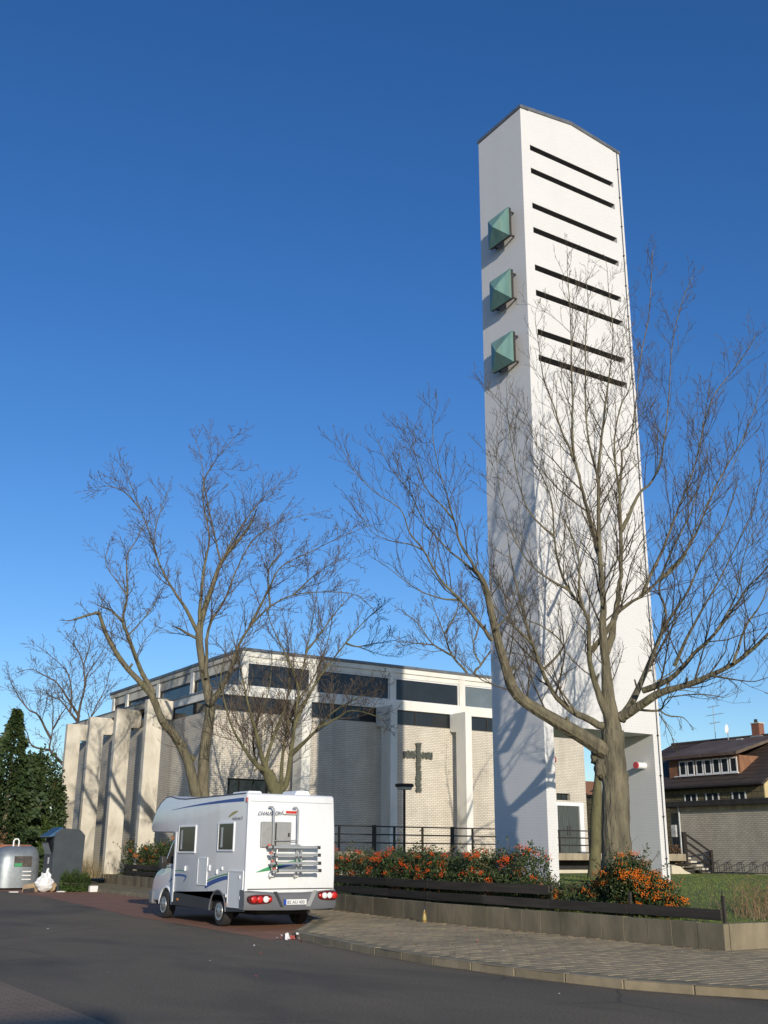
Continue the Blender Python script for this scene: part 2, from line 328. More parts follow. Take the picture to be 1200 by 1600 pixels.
def text_part(name, body, m, parent, origin, xdir, zdir, size, shear=0.0, extr=0.002):
    cu = bpy.data.curves.new(name, 'FONT'); cu.body = body; cu.size = size; cu.extrude = extr; cu.shear = shear
    t = bpy.data.objects.new(name, cu); COL.objects.link(t)
    bpy.context.view_layer.update()
    me = bpy.data.meshes.new_from_object(t.evaluated_get(bpy.context.evaluated_depsgraph_get()))
    bpy.data.objects.remove(t)
    x = Vector(xdir).normalized(); z = Vector(zdir).normalized(); n = x.cross(z)
    R = Matrix((x, z, n)).transposed().to_4x4()
    me.transform(Matrix.Translation(Vector(origin) - WLOC[parent]) @ R)
    me.materials.clear(); me.materials.append(M[m])
    o = bpy.data.objects.new(name, me); COL.objects.link(o); o.parent = parent; WLOC[o] = WLOC[parent].copy()
    return o

# ================================================================== the setting
rng = random.Random(7)

def sheet(name, poly, z, m, kind='structure'):
    o = MB().add([(x, y, z) for x, y in poly], [tuple(range(len(poly)))]).build(name, m)
    for p in o.data.polygons:
        if p.normal.z < 0: p.flip()
    return tag(o, kind=kind)

# far ground: one sheet to the horizon
sheet('ground', [(-3000, -3000), (3000, -3000), (3000, 3000), (-3000, 3000)], -0.03, 'soil')
sheet('road', [(-15.75, -80), (30, -80), (30, -15.2), (-3, -15.2), (-7.5, -14), (-8.6, -12), (-9.0, -9), (-8.9, -6), (-8.4, -2), (-8.2, 1), (-8.2, 8), (-7.2, 20), (-6.7, 30), (-6.2, 60), (-15.75, 260)], 0.0, 'asphalt')
sheet('opposite_parking_bay', [(-24, -80), (-15.75, -80), (-15.75, 120), (-24, 120)], 0.004, 'clinker_far')
sheet('parking_bay', [(-9.15, -1.75), (-8.45, -1.35), (-5.6, 2.7), (-4.75, 5), (-4.0, 24), (-3.5, 34), (-7.2, 34), (-7.35, 20.7), (-8.75, 7.7), (-8.95, 2.0)], 0.004, 'clinker')

# pavement: kerb line, base sheet and pavers
KERB = [(20, -15.3), (4, -15.25), (-2, -15.1), (-5.4, -14.7), (-7.2, -13.9), (-7.95, -13.0), (-8.35, -12.35), (-8.75, -11.4), (-8.98, -10.2), (-9.1, -9.0), (-9.15, -7.6), (-9.08, -6.0), (-8.9, -4.4), (-8.68, -2.9), (-8.45, -1.35), (-7.5, -0.05), (-6.5, 1.4), (-5.6, 2.75), (-4.95, 4.4), (-4.72, 6), (-4.5, 10), (-4.25, 16), (-3.95, 24), (-3.6, 34)]
WALL = [(20, -9.0), (-3.85, -9.0), (-3.85, 0.0), (-3.0, 7.0), (-0.9, 30.0), (-0.6, 34.0)]
def in_poly(x, y, P):
    c = False; j = len(P) - 1
    for i in range(len(P)):
        if (P[i][1] > y) != (P[j][1] > y) and x < (P[j][0] - P[i][0]) * (y - P[i][1]) / (P[j][1] - P[i][1]) + P[i][0]: c = not c
        j = i
    return c
def resample(P, step):
    out = [Vector((P[0][0], P[0][1], 0))]; acc = 0.0
    for a, b in zip(P, P[1:]):
        a = Vector((a[0], a[1], 0)); b = Vector((b[0], b[1], 0)); L = (b - a).length; t = step - acc
        while t <= L:
            out.append(a + (b - a) * (t / L)); t += step
        acc = (acc + L) % step
    return out
side = KERB + WALL[::-1]
pav = sheet('sidewalk', side, 0.1165, 'paver_joint')
# kerb stones, one by one
kerb = MB()
ks = resample(KERB, 0.98)
kerb.tube([(p.x + 0.06, p.y + 0.05, 0.0) for p in ks], 0.03, 4)
kerb = tag(kerb.build('kerb', 'kerb'), kind='structure')
for a, b in zip(ks, ks[1:]):
    if a.x > 6: continue
    d = (b - a).normalized(); n = Vector((-d.y, d.x, 0))
    if n.x < 0 and a.y > -13: n = -n
    if a.y < -13 and n.y < 0: n = -n
    j = rng.uniform(-.004, .004); g = d * 0.006
    q = [a + g, b - g, b - g + n * .14, a + g + n * .14]
    vs = [(p.x, p.y, -0.02) for p in q] + [(p.x, p.y, 0.123 + j) for p in q]
    MB().add(vs, [(0, 3, 2, 1), (4, 5, 6, 7), (0, 1, 5, 4), (1, 2, 6, 5), (2, 3, 7, 6), (3, 0, 4, 7)]).build('kerb_stone', 'kerb', kerb, bevel=0.012, seg=1)
gd = MB()
gp = [p for p in ks if p.x < 6 and p.y < -1.2]
for p, q in zip(gp, gp[1:]):
    dd = (q - p).normalized(); nn = Vector((-dd.y, dd.x, 0)); nn = -nn if (nn.x > 0 and p.y > -13) or (p.y < -13 and nn.y > 0) else nn
    w0 = .10 + .05 * math.sin(p.y * 3.1); w1 = .10 + .05 * math.sin(q.y * 3.1)
    gd.add([(p.x, p.y, .004), (q.x, q.y, .004), (q.x + nn.x * w1, q.y + nn.y * w1, .004), (p.x + nn.x * w0, p.y + nn.y * w0, .004)], [(0, 1, 2, 3)])
gd = tag(gd.build('gutter', 'gutter'), kind='structure')
for p_ in gd.data.polygons:
    if p_.normal.z < 0: p_.flip()
# pavers, running bond; the 300 that show largest are parts, the rest one mesh
cells = []
PX, PY = 0.30, 0.20
camx, camy = -19.975, -22.756
for j in range(-78, 60):
    y = j * PY
    for i in range(-34, 22):
        x = i * PX + (PX / 2 if j % 2 else 0)
        if x > 1.5 and y < -9: continue
        if all(in_poly(x + dx, y + dy, side) for dx in (-.32, .14) for dy in (-.2, .1)):
            d2 = (x - camx) ** 2 + (y - camy) ** 2
            th = math.degrees(math.atan2(x - camx, y - camy)) - 32.7
            if -20 < th < 19.9: cells.append((d2, x, y))
cells.sort()
var_mesh = []
for k in range(6):
    tilt = [rng.uniform(-.0012, .0012) for _ in range(4)]
    a, b = PX / 2 - .005, PY / 2 - .005
    vs = [(-a, -b, 0), (a, -b, 0), (a, b, 0), (-a, b, 0)] + [(-a + .006, -b + .006, .0138 + tilt[0]), (a - .006, -b + .006, .0138 + tilt[1]), (a - .006, b - .006, .0138 + tilt[2]), (-a + .006, b - .006, .0138 + tilt[3])]
    me = bpy.data.meshes.new('paver'); me.from_pydata(vs, [], [(4, 5, 6, 7), (0, 1, 5, 4), (1, 2, 6, 5), (2, 3, 7, 6), (3, 0, 4, 7)]); me.materials.append(M['paver'])
    var_mesh.append(me)
PAVM = []
for k, c in enumerate(((0.34, 0.315, 0.255), (0.30, 0.28, 0.23), (0.37, 0.34, 0.27))):
    PAVM.append(M['paver'])
for k, (d2, x, y) in enumerate(cells[:300]):
    o = bpy.data.objects.new('paver', var_mesh[k % 6] if k > 5 else var_mesh[k]); COL.objects.link(o); o.parent = pav
    o.location = (x, y, 0.107 + rng.uniform(-.001, .002))
rest = MB()
for k, (d2, x, y) in enumerate(cells[300:]):
    me = var_mesh[k % 6]; zz = 0.107 + rng.uniform(-.001, .002)
    rest.add([(v.co.x + x, v.co.y + y, v.co.z + zz) for v in me.vertices], [tuple(p.vertices) for p in me.polygons])
if rest.v:
    r = rest.build('far_pavers', 'paver', pav, norm=False); r['kind'] = 'stuff'

# lawn with a gentle rise towards the tower
def wall_x(y):
    for a, b in zip(WALL[1:], WALL[2:]):
        if a[1] <= y <= b[1]: return a[0] + (b[0] - a[0]) * (y - a[1]) / (b[1] - a[1])
    return -3.85 if y < 0 else -0.6
def lawn_z(x, y):
    d = max(0.0, min(x - wall_x(y), y + 9.0)); t = min(1.0, d / 6.0); t = t * t * (3 - 2 * t)
    return 0.52 + 0.36 * t
lm = MB(); ys = [-8.85 + i * 0.75 for i in range(62)]; nx = 34
for y in ys:
    x0 = wall_x(y) + .1
    for i in range(nx):
        x = x0 + (60 - x0) * (i / (nx - 1)) ** 1.6
        lm.v.append((x, y, lawn_z(x, y) + 0.015 * math.sin(x * 2.1) * math.cos(y * 1.7)))
for j in range(len(ys) - 1):
    for i in range(nx - 1):
        lm.f.append((j * nx + i, j * nx + i + 1, (j + 1) * nx + i + 1, (j + 1) * nx + i))
tag(lm.build('lawn', 'lawn', smooth=True), kind='structure')

# planter retaining wall of upright concrete panels
pw = thing('retaining_wall', 'low weathered concrete retaining wall of upright panels along the pavement', 'wall', (-3.85, -9.0, 0.1))
def wall_panels(P, step, back):
    pts = resample(P, step)
    for a, b in zip(pts, pts[1:]):
        d = (b - a).normalized(); n = Vector((d.y, -d.x, 0)) * back
        g = d * rng.uniform(.002, .004); e = rng.uniform(-.004, .004); h = 0.56 + rng.uniform(-.006, .006)
        q = [a + g + n * e, b - g + n * e, b - g + n * .14, a + g + n * .14]
        vs = [(p.x, p.y, 0.05) for p in q] + [(p.x, p.y, h) for p in q]
        MB().add(vs, [(0, 3, 2, 1), (4, 5, 6, 7), (0, 1, 5, 4), (1, 2, 6, 5), (2, 3, 7, 6), (3, 0, 4, 7)]).build('panel', 'planter', pw, bevel=0.006, seg=1)
core = MB()
for (x0, y0), (x1, y1) in zip(WALL[1:], WALL[2:]): core.add([(x0 + .03, y0 + .03, .05), (x1 + .03, y1, .05), (x1 + .12, y1, .05), (x0 + .12, y0 + .03, .05), (x0 + .03, y0 + .03, .54), (x1 + .03, y1, .54), (x1 + .12, y1, .54), (x0 + .12, y0 + .03, .54)], [(0, 3, 2, 1), (4, 5, 6, 7), (0, 1, 5, 4), (1, 2, 6, 5), (2, 3, 7, 6), (3, 0, 4, 7)])
core.build('core', 'soil', pw); bx('core', 'soil', pw, (-3.7, -8.965, .05), (1.4, -8.88, .54))
wall_panels(WALL[1:], 0.62, 1)
wall_panels([(-3.70, -9.0), (1.5, -9.0)], 0.62, -1)

# dark plank fence on top
pf = thing('plank_fence', 'two rows of dark stained planks above the retaining wall', 'fence', (-3.6, -8.0, 0.55))
fl = [(-3.60, -8.75), (-3.60, 0.0), (-2.78, 7.0), (-0.70, 30.0), (-0.5, 32.5)]
fp = resample(fl, 2.35)
for k, (a, b) in enumerate(zip(fp, fp[1:])):
    d = (b - a).normalized(); n = Vector((d.y, -d.x, 0))
    for row, (z0, z1) in enumerate(((0.60, 0.79), (0.87, 1.07))):
        if row == 1 and a.y < -5.2: continue
        s0, s1 = rng.uniform(-.012, .012), rng.uniform(-.012, .012)
        q = [a + d * .01, b - d * .01, b - d * .01 + n * .05, a + d * .01 + n * .05]
        vs = [(p.x, p.y, z0 + (s0 if i in (0, 3) else s1)) for i, p in enumerate(q)] + [(p.x, p.y, z1 + (s0 if i in (0, 3) else s1)) for i, p in enumerate(q)]
        MB().add(vs, [(0, 3, 2, 1), (4, 5, 6, 7), (0, 1, 5, 4), (1, 2, 6, 5), (2, 3, 7, 6), (3, 0, 4, 7)]).build('plank', 'plank', pf, bevel=0.006, seg=1)
for p in fp:
    top = 1.02 if p.y < -5.2 else 1.10
    MB().box(p.x + .06, p.y - .03, .45, p.x + .11, p.y + .03, top).build('post', 'plank', pf)

# red brick garden wall far left
rw = thing('garden_wall', 'red brick garden wall with coping behind the recycling containers', 'wall', (-9, 36.2, 0))
bx('brickwork', 'red_brick', rw, (-20, 36.2, -.02), (-3.9, 36.5, 1.80)); bx('coping', 'red_brick', rw, (-20, 36.12, 1.80), (-3.9, 36.58, 1.98), 0.02)

# ================================================================== bell tower
TW, TD, TH = 4.6, 2.285, 25.73
tw = thing('bell_tower', 'tall white painted brick bell tower standing on two legs', 'bell tower', (2.3, 1.1, 0.85))
SLOT = [24.40, 23.50, 22.15, 21.23, 19.84, 18.92, 17.53, 16.63]; SH = 0.215; ZL = 5.153
b = MB()
# side walls reach the ground
b.prism([(0, .5), (TD, .5), (TD, TH), (0, TH)], 'X', 0.0, 0.345)
b.prism([(0, .5), (TD, .5), (TD, TH), (0, TH)], 'X', 4.285, TW)
# front wall bands between the slots, back wall, soffit
gab = lambda x: TH + 0.27 * (1 - abs(x - 2.3) / 2.3)
b.prism([(0.345, SLOT[0]), (4.285, SLOT[0]), (4.285, gab(4.285)), (2.3, gab(2.3)), (0.345, gab(0.345))], 'Y', 0.0, 0.45)
for i in range(8):
    top = SLOT[i] - SH; bot = SLOT[i + 1] if i < 7 else ZL
    b.box(0.345, 0.0, bot, 4.285, 0.45, top)
for z in SLOT:
    b.box(0.345, 0.0, z - SH, 0.37, 0.45, z); b.box(4.21, 0.0, z - SH, 4.285, 0.45, z)
b.box(0.345, TD - .35, ZL, 4.285, TD, TH)
b.box(0.345, 0.45, ZL, 4.285, TD - .35, ZL + .3)
b.build('wall', 'tower', tw)
r = MB()
r.prism([(-.03, TH - .02), (-.03, TH + .10), (2.3, TH + .40), (4.63, TH + .10), (4.63, TH - .02), (4.28, TH + .03), (2.3, TH + .271), (.32, TH + .03)], 'Y', -0.04, TD + .04)
r.build('roof', 'roofcap', tw)
for z in SLOT:
    l = MB()
    l.box(.371, .435, z - SH + .001, 4.209, .449, z - .001)
    l.box(.371, .015, z - .008, 4.209, .434, z - .001)  # dark plate added under the soffit so the slot reads darker
    l.build('louvre', 'louvre', tw)
# lightning conductor with clips
lc = MB().tube([(4.46, -.035, .8), (4.46, -.035, TH + .1)], .011, 6).build('lightning_conductor', 'frame_dark', tw)
for k in range(21):
    MB().box(4.435, -.05, 1.6 + k * 1.17, 4.485, -.001, 1.64 + k * 1.17).build('clip', 'frame_dark', lc)
# pyramid hoods over the sound openings on the narrow side
for zc in (21.45, 19.15, 16.92):
    y0, y1, z0, z1, s = .42, 1.52, zc - .54, zc + .55, -.29
    h = MB().add([(s, y0, z0), (s, y1, z0), (s, y1, z1), (s, y0, z1), (s - .30, .93, zc - .06)], [(0, 1, 2, 3), (0, 4, 1), (1, 4, 2), (2, 4, 3), (3, 4, 0)]).build('sound_hood', 'copper', tw)
    f = MB()
    f.box(s + .001, y0 + .02, z0 + .02, s + .11, y1 - .02, z1 - .02)
    f.build('backing', 'frame_dark', h)
    for yy in (y0 + .08, y1 - .13):
        for zz in (z0 + .08, z1 - .13):
            bx('bracket', 'louvre', h, (s + .11, yy, zz), (-.001, yy + .05, zz + .05))
# tube lamps between the legs
for x0, x1, xc in ((4.284, 3.95, 3.90), (0.346, 0.66, 0.70)):
    y = .42
    l = MB().tube([(x0, y, 4.26), (x1, y, 4.26)], .095, 14).build('tube_lamp', 'white', tw, smooth=True)
    MB().tube([(x1, y, 4.26), (xc, y, 4.26)], .10, 14).build('end_cap', 'red_plastic', l, smooth=True)
bx('plinth', 'slab', tw, (.30, -.12, .4), (.0 + .36, TD + .1, .8))
bx('plinth', 'slab', tw, (4.27, -.12, .4), (4.72, TD + .1, .82))

# ================================================================== church
ch = thing('church', 'cream brick church hall with concrete fins and clerestory windows', 'church', (13, 36, 0.9))
CX0, CX1, CY0, CY1 = 1.10, 25.0, 25.0, 48.0
ZB, ZG, ZM, ZR = 8.22, 9.0, 9.5, 11.4      # brick top, beam bottom, beam top, roof
w = MB()
# front wall with low window and door openings left free
def wall_front(mb, holes, x0, x1, z0, z1, y0, y1):
    xs = sorted({x0, x1, *[h[0] for h in holes], *[h[1] for h in holes]})
    for a, c in zip(xs, xs[1:]):
        hs = sorted([h for h in holes if h[0] <= a and h[1] >= c], key=lambda h: h[2]); z = z0
        for h in hs:
            if h[2] > z: mb.box(a, y0, z, c, y1, h[2])
            z = h[3]
        if z < z1: mb.box(a, y0, z, c, y1, z1)
HOLES = [(1.99, 4.25, 4.30, 5.06), (22.60, 24.52, 1.75, 4.52), (22.70, 23.75, 4.66, 5.05)]
wall_front(w, HOLES, CX0, CX1, .6, ZB, CY0, CY0 + .4)
w.box(CX0, CY0 + .4, .6, CX0 + .4, CY1, ZB)                 # left wall
w.box(CX1 - .4, CY0 + .4, .6, CX1, CY1, ZB)
w.build('brick_wall', 'church_brick', ch)
bx('back_wall', 'church_brick', ch, (CX0 + .4, CY1 - .4, .6), (CX1 - .4, CY1, ZB))
bx('inner_floor', 'concrete', ch, (CX0 + .4, CY0 + .4, 1.5), (CX1 - .4, CY1 - .4, 1.6))
# strip window above the brick, each pane its own
PX_ = [1.10, 5.35, 10.45, 15.35, 20.25, 25.0]
sx = [1.66, 5.30, 10.45, 15.35, 20.25, 24.6]
for i in range(5):
    p = bx('strip_window', 'glass', ch, (sx[i] + .06, CY0 + .10, ZB + .05), (sx[i + 1] - .06, CY0 + .13, ZG - .04))
    f = MB(); f.box(sx[i], CY0 + .05, ZB, sx[i + 1], CY0 + .16, ZB + .05); f.box(sx[i], CY0 + .05, ZG - .04, sx[i + 1], CY0 + .16, ZG)
    for t in (0, .5, 1):
        xx = sx[i] + .0 + (sx[i + 1] - sx[i] - .06) * t; f.box(xx, CY0 + .05, ZB + .05, xx + .06, CY0 + .16, ZG - .04)
    f.build('frame', 'frame_dark', p)
sy = [25.2, 31.6, 36.6, 41.6, 47.4]
for i in range(4):
    p = bx('strip_window', 'glass', ch, (CX0 + .60, sy[i] + .06, ZB + .05), (CX0 + .63, sy[i + 1] - .06, ZG - .04))
    f = MB(); f.box(CX0 + .55, sy[i], ZB, CX0 + .66, sy[i + 1], ZB + .05); f.box(CX0 + .55, sy[i], ZG - .04, CX0 + .66, sy[i + 1], ZG)
    f.box(CX0 + .55, sy[i], ZB + .05, CX0 + .66, sy[i] + .06, ZG - .04); f.build('frame', 'frame_dark', p)
# ring beam
bm_ = MB(); bm_.box(1.60, CY0 - .02, ZG, CX1 + .1, CY0 + .45, ZM); bm_.box(1.60, CY0 + .45, ZG, 2.05, 32.0, ZM)
bm_.build('beam', 'concrete_white', ch, bevel=.012, seg=1)
bx('parapet', 'concrete', ch, (0.88, 32.0, 9.18), (1.5, CY1 + .2, ZM), .012)
bx('parapet_cap', 'roofcap', ch, (0.84, 31.95, ZM), (1.56, CY1 + .25, ZM + .05))
bx('low_roof', 'roofcap', ch, (1.56, CY0 + .46, ZM - .12), (CX1, CY1, ZM - .02))
# clerestory
KX, KY = 2.5, 25.08
kx1, ky1 = 24.4, 44.6
posts = [2.5, 6.4, 11.25, 15.9, 20.6, 24.2]
for i, x in enumerate(posts):
    pw_ = .22 if i else .16
    bx('clerestory_post', 'concrete_white', ch, (x, KY, ZM), (x + pw_ + .18, KY + .35, 10.99), .01)
    if i < 5:
        a, c = x + pw_ + .18, posts[i + 1]
        g = bx('clerestory_window', 'glass_clear' if i == 3 else 'glass', ch, (a + .05, KY + .16, ZM + .06), (c - .05, KY + .19, 10.66))
        f = MB(); f.box(a, KY + .10, ZM, c, KY + .22, ZM + .06); f.box(a, KY + .10, 10.66, c, KY + .22, 10.74); f.box(a, KY + .10, ZM + .06, a + .05, KY + .22, 10.66); f.box(c - .05, KY + .10, ZM + .06, c, KY + .22, 10.66)
        f.build('frame', 'frame_white', g)
        bx('fascia_panel', 'concrete_white', ch, (a, KY + .06, 10.74), (c, KY + .22, 10.99))
bx('fascia', 'concrete_white', ch, (KX - .02, KY - .03, 10.99), (kx1 + .2, KY + .5, 11.24), .012)
pl = [25.43, 31.2, 36.2, 41.4, 43.9]
for i, y in enumerate(pl):
    if i: bx('clerestory_post', 'concrete_white', ch, (KX, y, ZM - .1), (KX + .35, y + .4, 10.99), .01)
    if i < 4:
        a, c = (y + .4 if i else y + .02), pl[i + 1]
        g = bx('clerestory_window', 'glass', ch, (KX + .16, a + .05, ZM - .02), (KX + .19, c - .05, 10.42))
        f = MB(); f.box(KX + .10, a, 10.42, KX + .22, c, 10.50); f.box(KX + .10, a, ZM - .10, KX + .22, c, ZM - .02); f.box(KX + .10, a, ZM - .02, KX + .22, a + .05, 10.42); f.box(KX + .10, c - .05, ZM - .02, KX + .22, c, 10.42)
        f.build('frame', 'frame_dark', g)
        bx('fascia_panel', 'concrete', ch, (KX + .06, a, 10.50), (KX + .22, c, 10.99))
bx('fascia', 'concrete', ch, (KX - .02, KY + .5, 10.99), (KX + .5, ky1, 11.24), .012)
bx('roof', 'roofcap', ch, (KX - .07, KY - .08, 11.24), (kx1 + .3, ky1 + .1, 11.40), .01)
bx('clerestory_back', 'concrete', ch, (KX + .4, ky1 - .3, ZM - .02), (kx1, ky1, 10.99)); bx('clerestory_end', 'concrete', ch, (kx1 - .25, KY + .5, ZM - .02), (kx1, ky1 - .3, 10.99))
# fins: a leg that stands off the wall and a bracket at the top (front and left side)
def fin_profile(zt):        # (distance from wall, z)
    return [(-.02, zt), (-.02, zt - .85), (-.10, zt - .98), (-.58, zt - 1.0), (-.58, .5), (-1.45, .5), (-1.45, zt)]
for i, x in enumerate((5.15, 10.30, 15.12, 20.05)):
    wd = .42 if i else .50
    MB().prism([(CY0 + d, z) for d, z in fin_profile(9.0)], 'X', x, x + wd).build('fin', 'concrete_white', ch, bevel=.012, seg=1)
for i, (y, zt) in enumerate(((30.15, 9.18), (34.8, 9.18), (39.4, 9.18), (43.75, 9.18))):
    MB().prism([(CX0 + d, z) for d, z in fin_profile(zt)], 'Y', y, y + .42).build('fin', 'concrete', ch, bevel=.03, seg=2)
# low window and door
lw = bx('low_window', 'glass', ch, (2.04, CY0 + .27, 4.35), (4.20, CY0 + .29, 5.01))
f = MB(); f.box(1.992, CY0 + .22, 4.302, 4.248, CY0 + .33, 4.35); f.box(1.992, CY0 + .22, 5.01, 4.248, CY0 + .33, 5.058)
for xx in (1.992, 2.7, 3.45, 4.20): f.box(xx, CY0 + .22, 4.35, xx + .048, CY0 + .33, 5.01)
f.build('frame', 'frame_dark', lw)
bx('door_frame', 'white', ch, (22.42, CY0 - .05, 4.36), (24.72, CY0 + .05, 4.56)); bx('door_frame', 'white', ch, (24.40, CY0 - .05, 1.76), (24.72, CY0 + .05, 4.36)); bx('door_frame', 'white', ch, (22.42, CY0 - .05, 1.76), (22.68, CY0 + .05, 4.36))
for x0, x1, hx in ((22.685, 23.535, 23.42), (23.545, 24.395, 23.62)):
    d = MB(); n = 6
    for k in range(n):
        a = x0 + (x1 - x0) * k / n; c = x0 + (x1 - x0) * (k + 1) / n
        d.box(a + .004, CY0 + .02, 1.76, c - .004, CY0 + .07, 4.355)
    d.box(x0, CY0 + .05, 1.77, x1, CY0 + .09, 4.35)
    d = d.build('door', 'door', ch)
    MB().tube([(hx, CY0 + .02, 2.75), (hx, CY0 - .05, 2.78), (hx, CY0 - .05, 3.2), (hx, CY0 + .02, 3.23)], .02, 6).build('handle', 'frame_dark', d)
ow = bx('over_door_window', 'glass', ch, (22.75, CY0 + .2, 4.70), (23.72, CY0 + .22, 5.02))
f = MB(); f.box(22.702, CY0 + .16, 4.661, 23.748, CY0 + .26, 4.70); f.box(22.702, CY0 + .16, 5.02, 23.748, CY0 + .26, 5.048); f.box(23.25, CY0 + .16, 4.70, 23.29, CY0 + .26, 5.02)
f.build('frame', 'frame_dark', ow)

# bronze cross on the wall: many ragged plates
cr = thing('wall_cross', 'ragged patinated bronze cross fixed to the cream church wall', 'cross', (12.96, 24.9, 4.8))
bx('upright', 'cross', cr, (12.87, 24.90, 4.80), (13.05, 24.985, 7.33)); bx('crossbar', 'cross', cr, (12.02, 24.905, 6.61), (13.90, 24.98, 6.77))
rc = random.Random(3)
z = 4.78
while z < 7.30:
    for sgn in (-1, 1):
        L = rc.uniform(.12, .19); h = rc.uniform(.04, .07)
        MB().add([(12.96, 24.87, z), (12.96 + sgn * L, 24.85 - rc.random() * .03, z - .02), (12.96 + sgn * L, 24.86, z + h), (12.96, 24.87, z + h), (12.96, 24.92, z), (12.96 + sgn * L, 24.90, z - .02), (12.96 + sgn * L, 24.90, z + h), (12.96, 24.92, z + h)],
                 [(0, 1, 2, 3), (4, 7, 6, 5), (0, 4, 5, 1), (1, 5, 6, 2), (2, 6, 7, 3), (3, 7, 4, 0)]).build('plate', 'cross', cr)
    z += rc.uniform(.07, .115)
x = 12.0
while x < 13.88:
    if not 12.7 < x < 13.2:
        for sgn in (-1, 1):
            L = rc.uniform(.13, .21); h = rc.uniform(.04, .07)
            MB().add([(x, 24.87, 6.69), (x - .01, 24.86, 6.69 + sgn * L), (x + h, 24.86, 6.69 + sgn * L), (x + h, 24.87, 6.69), (x, 24.92, 6.69), (x - .01, 24.90, 6.69 + sgn * L), (x + h, 24.90, 6.69 + sgn * L), (x + h, 24.92, 6.69)],
                     [(0, 1, 2, 3), (4, 7, 6, 5), (0, 4, 5, 1), (1, 5, 6, 2), (2, 6, 7, 3), (3, 7, 4, 0)]).build('plate', 'cross', cr)
    x += rc.uniform(.07, .10)

# ================================================================== terrace, railing, stairs, lamp
te = thing('terrace', 'raised concrete terrace in front of the church', 'terrace', (10, 18, .8))
bx('slab', 'slab', te, (2.2, 15.7, 1.44), (20.1, 24.98, 1.75), .015); bx('base', 'bitumen', te, (2.8, 16.6, .5), (19.8, 24.9, 1.44))
bx('slab', 'slab', te, (18.3, 13.3, 1.44), (20.1, 15.695, 1.75), .015); bx('base', 'bitumen', te, (18.7, 13.8, .5), (19.9, 15.7, 1.44))
bx('footing', 'stone_cream', te, (2.6, 15.75, .5), (18.2, 16.1, 1.02))
rl = thing('terrace_railing', 'black steel railing with horizontal bars along the terrace edge', 'railing', (10, 15.9, 1.75))
px_ = [2.8, 4.43, 5.47, 6.9, 8.43, 9.57, 11.0, 12.7, 14.6, 16.49, 17.5]
for x in px_:
    wd = .16 if x in (4.43, 8.43) else .07
    bx('post', 'rail', rl, (x, 15.86, 1.74), (x + wd, 15.94, 2.72 if wd < .1 else 2.80))
for z in (2.72, 2.40, 2.07):
    bx('bar', 'rail', rl, (2.4, 15.84, z), (17.9, 15.87, z + .055))
st = thing('stairs', 'open stone steps leading down from the terrace to the lawn', 'stairs', (21, 14, .85))
for k, (x, z) in enumerate(((20.12, 1.60), (20.5, 1.44), (20.88, 1.28), (21.26, 1.12), (21.64, .97))):
    bx('step', 'step', st, (x, 13.4, z - .08), (x + .42, 14.7, z), .01)
bx('stringer', 'bitumen', st, (20.1, 13.95, .6), (21.6, 14.15, 1.0)); 
MB().prism([(18.9, .7), (20.3, .7), (20.1, .92), (19.75, 1.02), (19.5, 1.2), (18.9, 1.28)], 'Y', 13.1, 13.55).build('cheek', 'stone_cream', st, bevel=.03)
sr = thing('stair_railing', 'dark sloping handrail beside the stone steps', 'railing', (21, 13.4, .9))
bx('post', 'rail', sr, (20.05, 13.33, 1.30), (20.27, 13.45, 2.74)); bx('post', 'rail', sr, (21.85, 13.33, .80), (22.03, 13.45, 1.95))
for dz in (0, -.34, -.68):
    MB().prism([(20.27, 2.60 + dz), (21.85, 1.84 + dz), (21.85, 1.93 + dz), (20.27, 2.69 + dz)], 'Y', 13.36, 13.42).build('bar', 'rail', sr)
lp = thing('lamp_post', 'black flat-headed lamp post standing on the terrace', 'lamp post', (6.28, 16.3, 1.75))
MB().tube([(6.28, 16.3, 1.74), (6.28, 16.3, 4.36)], .055, 10).build('pole', 'rail', lp, smooth=True)
hd = MB().lathe([(.30, 0), (.40, .02), (.41, .10), (.38, .14)], (6.28, 16.3, 4.40), n=28).build('lamp_head', 'rail', lp, smooth=True)
MB().lathe([(.30, -.10), (.34, 0)], (6.28, 16.3, 4.398), n=28).build('diffuser', 'grey_box', hd, smooth=True)

# ================================================================== flat roofed annex
an = thing('annex_building', 'low flat roofed grey brick building beside the lawn', 'building', (26, 8, .85))
AX = 22.0
w = MB(); w.box(AX, -4, .5, AX + 9, 15.30, 3.74); w.build('brick_wall', 'annex_brick', an)
bx('concrete_band', 'slab', an, (AX - .02, -4.05, 3.74), (AX + 9, 15.32, 3.96)); bx('fascia', 'bitumen', an, (AX - .35, -4.4, 3.96), (AX + 9.3, 16.6, 4.22), .015)
bx('entrance_wall', 'annex_brick', an, (AX + .6, 15.30, .5), (AX + 9, 16.4, 3.96))
d = bx('entrance_door', 'door', an, (AX + .55, 15.42, 1.7), (AX + .6, 16.3, 3.7)); MB().tube([(AX + .5, 15.6, 2.7), (AX + .5, 15.6, 2.95)], .02, 6).build('handle', 'zinc', d)
MB().tube([(AX - .07, 15.2, .9), (AX - .07, 15.2, 3.98)], .045, 8).build('downpipe', 'zinc', an, smooth=True)
bx('meter_box', 'grey_box', an, (AX - .14, 15.42, 2.55), (AX + .2, 15.72, 3.12), .01)
